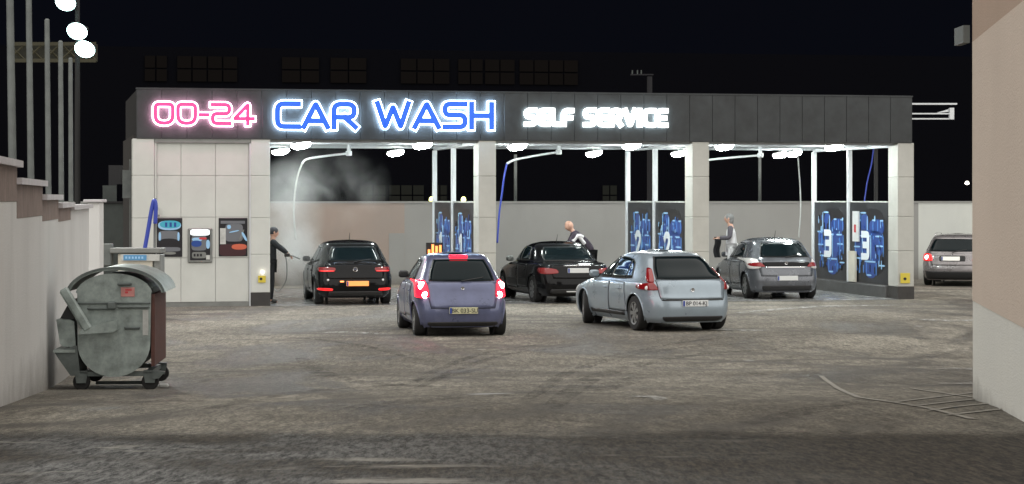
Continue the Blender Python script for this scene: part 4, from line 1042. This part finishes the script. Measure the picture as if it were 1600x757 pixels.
# 1 black hatchback, first bay
PB = paint('paint_black', (.005, .005, .006), .0, .14, .3, .10)
cfgA = dict(rows=hatch_rows(4.2, 1.80, 1.47, .14, .50, .93, roofw=.72), axr=.80, axf=3.38, rw=.315, track=.775, paint=PB,
 doors=[(2.05, 3.08, .30, .90, 0), (1.10, 2.03, .34, .90, 0.12)],
 windows=[[(2.08, .965), (2.92, .965), (2.42, 1.30), (2.05, 1.33)], [(1.22, .98), (2.02, .965), (2.0, 1.33), (1.34, 1.30)], [(.80, 1.02), (1.12, .985), (1.20, 1.27), (1.02, 1.24)]],
 mirror=(2.86, .93), tailgate=[(-.66, .60), (.66, .60), (.70, .95), (-.70, .95)], rear_window=[(-.60, 1.00), (.60, 1.00), (.48, 1.31), (-.48, 1.31)],
 windscreen=[(-.66, .98), (.66, .98), (.50, 1.33), (-.50, 1.33)],
 lights=[([(.46, .76), (.82, .76), (.83, .87), (.44, .86)], M['tail'], .012), ([(.48, .765), (.80, .765), (.81, .79), (.47, .79)], M['tail_on'], .017), ([(.52, .335), (.84, .345), (.84, .40), (.52, .39)], M['tail_on'], .014)],
 lnames=['tail_light', 'light_bar', 'fog_reflector'], bulbs=[(.63, .58, .028, M['reflector'])],
 plate=(-.04, .50, M['plate_orange']), badge=(.82, .055), wiper=.99, antenna=(1.4, 1.47), spokes=5, insert=[(-.62, .22), (.62, .22), (.62, .32), (-.62, .32)],
 extra=[([(.27, .53), (.36, .53), (.36, .56), (.27, .56)], M['glow_o'], .01, 'plate_glow')])
make_car('black_hatchback', 'wet black hatchback with lit red rear lamps in the first steamy bay', 'car', cfgA, (px(550, 0, 50.5).x, 50.5, 0), R(10.5))

# 2 black saloon, second bay
def saloon_rows(L, W, H):
    w = W/2; nb = 6
    return [(.17, .10, L-.10, w*.88, nb), (.26, .03, L-.03, w*.955, nb), (.44, 0, L, w*.99, nb), (.58, .02, L-.02, w, nb), (.70, .05, L-.10, w, nb), (.80, .09, L-.45, w*.985, nb),
     (.88, .13, L-.95, w*.96, 5.6), (.925, .26, L-1.20, w*.93, 5.2), (.955, .62, L-1.30, w*.895, 5), (1.06, .95, L-1.48, w*.85, 4.8), (1.25, 1.22, L-1.80, w*.76, 4.6),
     (H-.08, 1.42, L-2.05, w*.68, 4.2), (H-.035, 1.62, L-2.3, w*.57, 3.6), (H-.01, 1.9, L-2.5, w*.40, 3), (H, 2.1, L-2.6, w*.15, 2.5)]
cfgB = dict(rows=saloon_rows(4.4, 1.76, 1.42), axr=.98, axf=3.70, rw=.32, track=.765, paint=PB,
 doors=[(2.25, 3.30, .30, .89, 0), (1.38, 2.23, .34, .89, .10)],
 windows=[[(2.28, .97), (3.06, .97), (2.62, 1.27), (2.26, 1.29)], [(1.52, .985), (2.22, .97), (2.20, 1.29), (1.70, 1.27)]],
 mirror=(3.02, .92), tailgate=[(-.62, .58), (.62, .58), (.66, .90), (-.66, .90)], rear_window=[(-.60, .985), (.60, .985), (.48, 1.28), (-.48, 1.28)], windscreen=[(-.66, .99), (.66, .99), (.50, 1.30), (-.50, 1.30)],
 lights=[([(.46, .70), (.84, .68), (.84, .84), (.50, .80)], M['tail'], .012)], lnames=['tail_light'], bulbs=[],
 plate=(0, .77, M['plate']), badge=(.885, .03), antenna=(1.9, 1.41), spokes=7, hbody=True, mirror_mat=M['steelg'], insert=[(-.66, .24), (.66, .24), (.66, .34), (-.66, .34)],
 extra=[([(-.30, .275), (.30, .275), (.30, .30), (-.30, .30)], M['plate'], .012, 'lower_lip'), ([(-.35, .87), (.35, .87), (.33, .885), (-.33, .885)], M['chrome'], .008, 'boot_handle')])
make_car('black_saloon', 'shiny black saloon with a white number plate in the second bay', 'car', cfgB, (px(886, 0, 51.4).x, 51.4, 0), R(15))

# 3 dark grey hatchback, third bay
PG = paint('paint_graphite', (.15, .16, .18), .4, .26, .25)
cfgC = dict(rows=hatch_rows(4.25, 1.78, 1.48, .13, .52, .95, roofw=.71), axr=.78, axf=3.39, rw=.32, track=.765, paint=PG,
 doors=[(2.08, 3.10, .30, .92, 0), (1.10, 2.06, .34, .92, .14)],
 windows=[[(2.10, .985), (3.00, .985), (2.44, 1.32), (2.08, 1.35)], [(1.18, 1.0), (2.06, .985), (2.04, 1.35), (1.40, 1.32)]],
 mirror=(2.95, .96), tailgate=[(-.64, .56), (.64, .56), (.70, .96), (-.70, .96)], rear_window=[(-.60, 1.02), (.60, 1.02), (.47, 1.34), (-.47, 1.34)], windscreen=[(-.68, 1.0), (.68, 1.0), (.52, 1.34), (-.52, 1.34)],
 lights=[([(.60, .76), (.86, .72), (.84, .99), (.68, .98)], M['lens'], .012), ([(.50, .78), (.84, .80), (.83, .87), (.62, .90)], M['tail'], .017)], lnames=['tail_light', 'red_lens'], bulbs=[],
 plate=(0, .52, M['plate']), badge=(.88, .04), wiper=1.02, antenna=(1.2, 1.48), spokes=7, insert=[(-.60, .22), (.60, .22), (.62, .34), (-.62, .34)], mirror_mat=PG,
 extra=[([(-.55, .80), (.55, .80), (.60, .90), (-.60, .90)], PB, .009, 'gloss_panel'), ([(-.50, .765), (.50, .765), (.50, .79), (-.50, .79)], M['chrome'], .012, 'chrome_bar')], ptext=None)
make_car('grey_hatchback', 'dark grey hatchback parked in the third bay below the person in a white vest', 'car', cfgC, (px(1217, 0, 53.3).x, 53.3, 0), R(8.5))

# 4 purple-blue small hatchback, yard
PP = paint('paint_violet', (.125, .14, .24), .3, .30, .3)
cfgD = dict(rows=hatch_rows(3.66, 1.67, 1.47, .12, .42, .95, roofw=.70), axr=.58, axf=2.96, rw=.29, track=.715, paint=PP,
 doors=[(1.75, 2.66, .30, .92, 0), (.90, 1.73, .34, .92, .12)],
 windows=[[(1.78, .985), (2.58, .985), (2.12, 1.32), (1.76, 1.35)], [(.95, 1.0), (1.74, .985), (1.74, 1.35), (1.10, 1.32)]],
 mirror=(2.50, .97), tailgate=[(-.58, .50), (.58, .50), (.66, .96), (-.66, .96)], rear_window=[(-.58, .98), (.58, .98), (.45, 1.34), (-.45, 1.34)], windscreen=[(-.64, 1.0), (.64, 1.0), (.44, 1.33), (-.44, 1.33)],
 lights=[([(.58, .70), (.81, .68), (.78, .99), (.64, 1.0)], M['brake_on'], .014)], lnames=['tail_light'], bulbs=[(.70, .90, .072, M['bulb']), (.66, .74, .058, M['bulb'])],
 plate=(0, .47, M['yellow'] if False else mat('plate_yellowed', (.62, .60, .38), .45, var=.3, vscale=14)), badge=(.86, .03), wiper=.985, spokes=6, mirror_mat=M['trim'], ptext='BK 033-SU',
 extra=[([(-.17, 1.375), (.17, 1.375), (.16, 1.41), (-.16, 1.41)], M['brake_on'], .022, 'high_brake_light'), ([(-.60, .20), (.60, .20), (.64, .27), (-.64, .27)], M['trim'], .008, 'bumper_lip')], exhaust=-.4)
make_car('violet_hatchback', 'dirty violet small hatchback with bright brake lights waiting in the yard', 'car', cfgD, (px(717, 0, 38.9).x, 38.9, 0), R(9.5))

# 5 silver-blue hatchback, yard
PS = paint('paint_silver', (.32, .385, .44), .35, .30, .12)
rowsE = hatch_rows(4.27, 1.78, 1.47, .10, .62, .92, roofw=.68)
cfgE = dict(rows=rowsE, axr=.78, axf=3.38, rw=.325, track=.775, paint=PS, steer=R(-17),
 doors=[(2.0, 3.08, .30, .89, 0), (1.12, 1.98, .34, .89, .14)],
 windows=[[(2.05, .955), (3.02, .955), (2.36, 1.30), (2.04, 1.34)], [(1.30, .96), (2.01, .955), (2.01, 1.34), (1.36, 1.30)], [(1.04, .98), (1.28, .965), (1.33, 1.28), (1.22, 1.24)]],
 mirror=(2.95, .93), tailgate=[(-.64, .60), (.64, .60), (.68, .95), (-.68, .95)], rear_window=[(-.64, .96), (.64, .96), (.46, 1.35), (-.46, 1.35)], windscreen=[(-.64, .97), (.64, .97), (.46, 1.32), (-.46, 1.32)],
 lights=[([(.64, .76), (.87, .77), (.85, .87), (.70, .91)], M['tail'], .013), ([(.69, .90), (.78, .90), (.645, 1.17), (.60, 1.14)], M['tail'], .014)], lnames=['tail_light', 'upper_light'], bulbs=[(.80, .80, .045, M['reflector'])],
 plate=(-.02, .525, M['plate']), badge=(.77, .035), wiper=None, spokes=7, ptext='BP 014-KJ', strip=(1.25, 2.95, .30),
 extra=[([(-.62, .575), (.62, .575), (.62, .60), (-.62, .60)], M['trim'], .008, 'shut_line'), ([(-.55, .20), (.55, .20), (.62, .29), (-.62, .29)], M['trim'], .008, 'bumper_lip')], exhaust=.45)
make_car('silver_hatchback', 'silver blue five door hatchback turning in the yard, front wheels steered left', 'car', cfgE, (px(1058, 0, 40.55).x, 40.55, 0), R(19))

# 6 silver estate behind at the right
PW = paint('paint_champagne', (.30, .28, .285), .5, .28, .2)
rowsF = hatch_rows(4.5, 1.76, 1.45, .12, .50, .92, roofw=.74)
cfgF = dict(rows=rowsF, axr=1.0, axf=3.62, rw=.31, track=.76, paint=PW,
 doors=[(2.3, 3.3, .30, .88, 0), (1.42, 2.28, .34, .88, .1)], windows=[[(2.32, .95), (3.1, .95), (2.62, 1.28), (2.30, 1.30)], [(1.45, .96), (2.28, .95), (2.28, 1.30), (1.50, 1.28)], [(.70, .98), (1.40, .965), (1.44, 1.27), (1.05, 1.24)]],
 mirror=(3.1, .92), tailgate=[(-.58, .58), (.58, .58), (.68, .92), (-.68, .92)], rear_window=[(-.64, .97), (.64, .97), (.52, 1.29), (-.52, 1.29)], windscreen=[(-.66, .97), (.66, .97), (.5, 1.30), (-.5, 1.30)],
 lights=[([(.52, .70), (.84, .70), (.83, .90), (.58, .90)], M['tail_on'], .013)], lnames=['tail_light'], bulbs=[(.70, .80, .06, M['bulb'])],
 plate=(.05, .77, M['plate_lit']), badge=(.88, .02), wiper=.96, spokes=5, rails=(1.1, 2.8, .57, 1.45), insert=[(-.78, .20), (.78, .20), (.84, .42), (-.84, .42)],
 extra=[([(-.36, .69), (.36, .69), (.36, .85), (-.36, .85)], M['trim'], .008, 'plate_recess')], exhaust=-.35)
make_car('silver_estate', 'pale silver estate car with red rear lamps, half hidden by the peach building', 'car', cfgF, (px(1493, 0, 61.3).x, 61.3, 0), R(-17))

# orange warning glow at the foot of the first partition
o = thing('heater_sign', 'small orange glowing bars at the first partition above the violet car roof', 'sign', F(S(678, 1.0), 1.0, .32), TH)
for i, (dx, h0, h1) in enumerate(((-.14, .78, .92), (-.05, .80, 1.04), (.04, .78, 1.0), (.13, .80, 1.02))): MB().box(dx, dx+.05, -.01, .03, h0, h1).build('glowing_bar', M['glow_o'], o)
MB().box(-.18, .22, .032, .07, 0, 1.08).build('backing_post', M['trim'], o)

# ------------------------------------------------------------------ people
def skinned(name, verts, edges, radii, m, parent, sub=2, root=0, label=None):
    me = bpy.data.meshes.new(name); me.from_pydata(verts, edges, []); o = bpy.data.objects.new(name, me); COL.objects.link(o)
    md = o.modifiers.new('skin', 'SKIN'); md.use_smooth_shade = True; md.branch_smoothing = .5
    sv = me.skin_vertices[0].data
    for i, r in enumerate(radii):
        sv[i].radius = r if isinstance(r, tuple) else (r, r); sv[i].use_root = (i == root)
    s = o.modifiers.new('sub', 'SUBSURF'); s.levels = sub; s.render_levels = sub
    dg = bpy.context.evaluated_depsgraph_get(); me2 = bpy.data.meshes.new_from_object(o.evaluated_get(dg)); bpy.data.objects.remove(o)
    for p in me2.polygons: p.use_smooth = True
    me2.materials.clear(); me2.materials.append(m)
    n = bpy.data.objects.new(name, me2); COL.objects.link(n); n.parent = parent
    if label: n['label'] = label
    return n
def person(label, loc, rz, J, top, sleeves, legs, hair=None, vest=False, hood=False):
    """J: joints in metres; figure faces local +x, left is +y"""
    r = thing('person', label, 'person', loc, rz)
    names = list(J); V = [J[k] for k in names]; ix = {k: i for i, k in enumerate(names)}
    def hand(sd):
        w = Vector(J['wrist'+sd]); e = Vector(J['elbow'+sd]); d = (w-e).normalized(); up = Vector((0, 0, 1)); sdv = d.cross(up)
        if sdv.length < .1: sdv = Vector((1, 0, 0))
        sdv.normalize(); n = sdv.cross(d); out = [('palm'+sd, w+d*.06, .026, 'wrist'+sd)]
        for i, (o_, l) in enumerate(((-.030, .062), (-.010, .074), (.012, .070), (.032, .054))):
            b = w+d*.10+sdv*o_; out.append(('k%d' % i+sd, b, .0105, 'palm'+sd)); out.append(('m%d' % i+sd, b+d*l*.5-n*.006, .0095, 'k%d' % i+sd)); out.append(('t%d' % i+sd, b+d*l*.8-n*.03, .008, 'm%d' % i+sd))
        b = w+d*.04+sdv*-.038; out.append(('th'+sd, b, .012, 'palm'+sd)); out.append(('tt'+sd, b+d*.045+sdv*-.02-n*.01, .0095, 'th'+sd))
        return out
    E = [('pelvis', 'waist'), ('waist', 'chest'), ('chest', 'neck'), ('neck', 'skull'), ('skull', 'crown')]
    rad = dict(pelvis=(.13, .15), waist=(.115, .13), chest=(.12, .16), neck=.055, skull=.075, crown=.07)
    for sd in 'LR':
        E += [('chest', 'shoulder'+sd), ('shoulder'+sd, 'elbow'+sd), ('elbow'+sd, 'wrist'+sd), ('pelvis', 'hip'+sd), ('hip'+sd, 'knee'+sd), ('knee'+sd, 'ankle'+sd), ('ankle'+sd, 'toe'+sd)]
        rad.update({'shoulder'+sd: .062, 'elbow'+sd: .043, 'wrist'+sd: .030, 'hip'+sd: .085, 'knee'+sd: .058, 'ankle'+sd: .038, 'toe'+sd: .034})
    rr = [rad[k] for k in names]; ee = [(ix[a], ix[b]) for a, b in E]
    for sd in 'LR':
        for nm, p, ra, par in hand(sd):
            ix[nm] = len(V); V.append(tuple(p)); rr.append(ra); ee.append((ix[par], ix[nm]))
    body = skinned('body', V, ee, rr, M['skin'], r, 2, ix['pelvis'])
    import bmesh
    sk_ = Vector(J['skull']); ax_ = (Vector(J['crown'])-sk_).normalized(); q3 = Vector((0, 0, 1)).rotation_difference(ax_).to_matrix()
    hb = MB().ball((0, 0, 0), (.105, .083, .125), 20, 14); bm = bmesh.new(); bm.from_mesh(body.data); vv = [bm.verts.new(q3 @ Vector(p)+sk_+ax_*.03) for p in hb.v]
    for f in hb.f:
        try: bm.faces.new([vv[k] for k in f]).smooth = True
        except ValueError: pass
    bmesh.ops.remove_doubles(bm, verts=vv, dist=1e-5); bm.to_mesh(body.data); bm.free()
    def sub(nm, keys, edges, grow, m, ends={}, lb=None):
        vv = [ends.get(k, J[k]) for k in keys]; i2 = {k: i for i, k in enumerate(keys)}
        ra = [tuple(q+grow for q in rad[k]) if isinstance(rad[k], tuple) else rad[k]+grow for k in keys]
        return skinned(nm, vv, [(i2[a], i2[b]) for a, b in edges], ra, m, r, 2, 0, lb)
    lerp = lambda a, b, t: tuple(Vector(J[a]).lerp(Vector(J[b]), t))
    tk = ['pelvis', 'waist', 'chest', 'neck', 'shoulderL', 'shoulderR']; te = [('pelvis', 'waist'), ('waist', 'chest'), ('chest', 'neck'), ('chest', 'shoulderL'), ('chest', 'shoulderR')]
    pv_ = Vector(J['pelvis']); pv_.z -= .10
    sub('jacket' if not vest else 'vest', tk, te, .036, top, {'neck': lerp('chest', 'neck', .92), 'pelvis': tuple(pv_)})
    for sd in 'LR':
        sub('sleeve', ['neck', 'shoulder'+sd, 'elbow'+sd, 'wrist'+sd], [('neck', 'shoulder'+sd), ('shoulder'+sd, 'elbow'+sd), ('elbow'+sd, 'wrist'+sd)], .021, sleeves, {'neck': lerp('chest', 'shoulder'+sd, .62)})
        sub('shoe', ['ankle'+sd, 'toe'+sd], [('ankle'+sd, 'toe'+sd)], .012, M['shoe'])
    sub('trousers', ['pelvis', 'hipL', 'kneeL', 'ankleL', 'hipR', 'kneeR', 'ankleR'], [('pelvis', 'hipL'), ('hipL', 'kneeL'), ('kneeL', 'ankleL'), ('pelvis', 'hipR'), ('hipR', 'kneeR'), ('kneeR', 'ankleR')], .020, legs)
    # face
    sk = Vector(J['skull']); cr = Vector(J['crown']); ax = (cr-sk).normalized(); fw = Vector((1, 0, 0)); fw = (fw-ax*fw.dot(ax)).normalized(); sd_ = ax.cross(fw)
    mid = sk+ax*.03
    MB().ball(mid+fw*.095-ax*.02, (.022, .014, .022), 8, 6).build('nose', M['skin'], body, True)
    for q_ in (1, -1):
        MB().ball(mid+fw*.083+sd_*.032*q_+ax*.015, .011, 8, 6).build('eye', M['ink'], body, True); MB().ball(mid+sd_*.092*q_, (.022, .010, .032), 8, 6).build('ear', M['skin'], body, True)
    MB().ball(mid+fw*.082-ax*.062, (.010, .026, .006), 8, 6).build('mouth', M['pinklabel'], body, True)
    if hair:
        h = MB().ball(sk+ax*.058-fw*.020, (.118, .098, .105), 16, 10)
        h.v = [v for v in h.v]; ho = h.build('hair', hair, r, True)
        if hood: MB().ball(sk-fw*.055-ax*.03, (.07, .085, .09), 14, 8).build('hair', hair, r, True)
    return r
base = dict(pelvis=(0, 0, .95), waist=(.01, 0, 1.12), chest=(.02, 0, 1.36), neck=(.03, 0, 1.53), skull=(.05, 0, 1.63), crown=(.05, 0, 1.73),
 shoulderL=(.02, .19, 1.44), elbowL=(.02, .26, 1.16), wristL=(.12, .27, .93), shoulderR=(.02, -.19, 1.44), elbowR=(.02, -.26, 1.16), wristR=(.12, -.27, .93),
 hipL=(0, .10, .90), kneeL=(.03, .11, .50), ankleL=(0, .12, .08), toeL=(.16, .13, .04), hipR=(0, -.10, .90), kneeR=(.03, -.11, .50), ankleR=(0, -.12, .08), toeR=(.16, -.13, .04))
# washer in dark clothes: faces the car (to the right), arm reaching down right, wand in hand
J1 = dict(base); J1.update(shoulderL=(.05, .18, 1.42), elbowL=(.28, .14, 1.28), wristL=(.42, .10, 1.15), shoulderR=(.05, -.18, 1.45), elbowR=(.22, -.18, 1.29), wristR=(.40, -.14, 1.16), chest=(.04, 0, 1.36), neck=(.07, 0, 1.53), skull=(.09, 0, 1.62), crown=(.10, 0, 1.72))
p1 = person('person in dark jacket and trousers beside the first column, spraying the black hatchback', (px(422, 0, 50.6).x, 50.6, 0), R(10), J1, M['jack_dark'], M['jack_dark'], M['trous'], M['ink'])
wd = thing('spray_wand', 'thin wash wand and trailing hose held by the person in dark clothes', 'wand', (px(450, 0, 50.5).x, 50.45, 1.14), R(10))
MB().tube([(-.06, 0, .01), (.12, -.02, -.03), (.28, -.05, -.10)], .014, 8).build('lance', M['steelg'], wd, smooth=True); MB().tube(bez([(-.06, 0, .01), (-.02, .02, -.25), (-.04, .03, -.60), (-.20, .03, -.84), (-.30, .05, -.80)]), .013, 8).build('hose', M['steelg'], wd, smooth=True)
MB().bbox(-.08, .05, -.025, .025, -.05, .03, .01).build('grip', M['trim'], wd)
# bald man bending over the black saloon towards the left
J2 = dict(base); J2.update(pelvis=(-.10, 0, .98), waist=(.00, 0, 1.13), chest=(.24, 0, 1.37), neck=(.33, 0, 1.48), skull=(.40, 0, 1.58), crown=(.435, 0, 1.66), hipL=(-.10, .10, .92), hipR=(-.10, -.10, .92), kneeL=(-.05, .11, .5), kneeR=(-.05, -.11, .5),
 shoulderL=(.28, .19, 1.40), elbowL=(.42, .22, 1.20), wristL=(.66, .16, 1.14), shoulderR=(.28, -.19, 1.40), elbowR=(.40, -.26, 1.18), wristR=(.62, -.20, 1.16))
YP2 = 53.2
p2 = person('bald person in a dark jacket with white panels leaning over the black saloon', (px(916, 0, YP2).x, YP2, .13), R(185), J2, M['cloth_plum'], M['cloth_plum'], M['trous'])
p2.scale = (1.02,)*3
for q_, pts in enumerate(([(.10, .17, 1.34), (.22, .21, 1.38), (.30, .225, 1.30), (.36, .26, 1.24)], [(.06, .16, 1.18), (.12, .18, 1.26), (.20, .20, 1.36)])):
    MB().tube(bez(pts), .045, 10).build('white_panel', M['cloth_white'], p2, True)
# person in white vest
J3 = dict(base); J3.update(shoulderL=(.02, .19, 1.43), elbowL=(.04, .26, 1.17), wristL=(.30, .20, 1.16), shoulderR=(.02, -.19, 1.43), elbowR=(.06, -.25, 1.17), wristR=(.32, -.16, 1.17), skull=(.07, 0, 1.62), crown=(.07, 0, 1.72))
YP3 = 55.0
p3 = person('grey haired person in a white vest and dark sleeves standing by the dark grey hatchback', (px(1143, 0, YP3).x, YP3, .28), R(172), J3, M['cloth_white'], M['cloth_grey'], M['cloth_white'], M['hair_grey'], True, True)
cl = MB(); n1, n2 = 8, 10; vs = []
for j in range(n2+1):
    for i in range(n1+1): vs.append((i/n1*.16-.08+.02*math.sin(j*.7), .025*math.sin(i*1.4+j*.25), -j/n2*.52))
for j in range(n2+1):
    for i in range(n1+1): vs.append((i/n1*.16-.08+.02*math.sin(j*.7), .04+.025*math.sin(i*1.4+j*.25), -j/n2*.52))
w = n1+1; o_ = w*(n2+1); fs = [(j*w+i, j*w+i+1, (j+1)*w+i+1, (j+1)*w+i) for j in range(n2) for i in range(n1)]; fs += [tuple(k+o_ for k in f[::-1]) for f in fs]
cl.add(vs, fs); cloth = cl.build('drying_cloth', M['trous'], smooth=True); cloth.location = (px(1121, 0, YP3).x, YP3+.03, .28+1.19); tag(cloth, 'dark cloth hanging from the hand of the person in the white vest', 'cloth')

# ------------------------------------------------------------------ steam
def steam(name, loc, size, dens, lab, scale=1.6, seed=0, lo=.46, hi=.72):
    m = bpy.data.materials.new(name); m.use_nodes = True; nt = m.node_tree; nt.nodes.clear(); N = nt.nodes.new; L = nt.links.new
    out = N('ShaderNodeOutputMaterial'); pv = N('ShaderNodeVolumePrincipled'); pv.inputs['Color'].default_value = (.985, .99, 1, 1)
    tc = N('ShaderNodeTexCoord'); n = N('ShaderNodeTexNoise'); n.noise_dimensions = '4D'; n.inputs['W'].default_value = seed; n.inputs['Scale'].default_value = scale; n.inputs['Detail'].default_value = 5; n.inputs['Distortion'].default_value = .6
    L(tc.outputs['Object'], n.inputs['Vector'])
    mp = N('ShaderNodeMapping'); mp.inputs['Scale'].default_value = (1/size[0], 1/size[1], 1/size[2]); L(tc.outputs['Object'], mp.inputs['Vector'])
    ln = N('ShaderNodeVectorMath'); ln.operation = 'LENGTH'; L(mp.outputs['Vector'], ln.inputs[0])
    fo = N('ShaderNodeMapRange'); fo.inputs['From Min'].default_value = 1; fo.inputs['From Max'].default_value = .15; L(ln.outputs['Value'], fo.inputs['Value'])
    nr = N('ShaderNodeMapRange'); nr.inputs['From Min'].default_value = lo; nr.inputs['From Max'].default_value = hi; L(n.outputs['Fac'], nr.inputs['Value'])
    mu = N('ShaderNodeMath'); mu.operation = 'MULTIPLY'; L(fo.outputs['Result'], mu.inputs[0]); L(nr.outputs['Result'], mu.inputs[1])
    m2 = N('ShaderNodeMath'); m2.operation = 'MULTIPLY'; m2.inputs[1].default_value = dens; L(mu.outputs[0], m2.inputs[0]); L(m2.outputs[0], pv.inputs['Density']); L(pv.outputs[0], out.inputs['Volume'])
    o = MB().ball((0,0,0), size, 20, 12).build(name, m); o.location = loc; o['kind'] = 'stuff'; tag(o, lab, 'steam'); return o
steam('steam', F(S(500, 3.0), 3.0, 2.75), (1.8, 2.2, 1.2), .42, 'drifting steam high in the first wash bay', 1.0, 1, .50, .74)
steam('steam', F(S(448, 2.2), 2.2, 2.0), (.95, 1.6, 1.5), .8, 'steam beside the person in dark clothes', 1.6, 3, .35, .7)
steam('spray_mist', (px(466, 0, 52.4).x, 52.6, .95), (.75, 1.2, 1.0), 1.9, 'white spray mist around the front of the black hatchback', 2.0, 5, .36, .66)

# ------------------------------------------------------------------ world, light, camera
w = bpy.data.worlds.new('World'); SC.world = w; w.use_nodes = True; nt = w.node_tree; bg = nt.nodes['Background']
bg.inputs['Color'].default_value = (.0026, .0030, .0052, 1); bg.inputs['Strength'].default_value = 1.0
sl = bpy.data.lights.new('Sun', 'SUN'); sl.energy = 5.0; sl.angle = R(165); sl.color = (1, .965, .91)
so = bpy.data.objects.new('Sun', sl); COL.objects.link(so); so.rotation_euler = (R(46), 0, R(10))
# the three visible floodlights shine into the yard
for x, y in ((103, 4), (121, 49), (133, 77)):
    l = bpy.data.lights.new('floodlight_beam', 'SPOT'); l.energy = 450; l.spot_size = R(75); l.spot_blend = .6; l.shadow_soft_size = .3; l.color = (.95, 1, .95)
    o = bpy.data.objects.new('floodlight_beam', l); COL.objects.link(o); o.location = px(x, y, 49.2); tgt = Vector((1, 32, 0)); o.rotation_euler = (tgt-o.location).to_track_quat('-Z', 'Y').to_euler()
cam = bpy.data.cameras.new('Camera'); co = bpy.data.objects.new('Camera', cam); COL.objects.link(co); SC.camera = co
co.location = (0, 0, CAMH); co.rotation_euler = (R(90), 0, 0); cam.sensor_width = 36; cam.lens = FOC/1600*36; cam.shift_y = -(378.5-HOR)/1600; cam.clip_end = 900; cam.clip_start = .1
SC.view_settings.view_transform = 'Standard'; SC.view_settings.look = 'None'; SC.view_settings.gamma = 1; SC.view_settings.exposure = 0
SC.cycles.max_bounces = 6; SC.cycles.volume_step_rate = 2; SC.cycles.volume_bounces = 4; SC.cycles.sample_clamp_indirect = 4
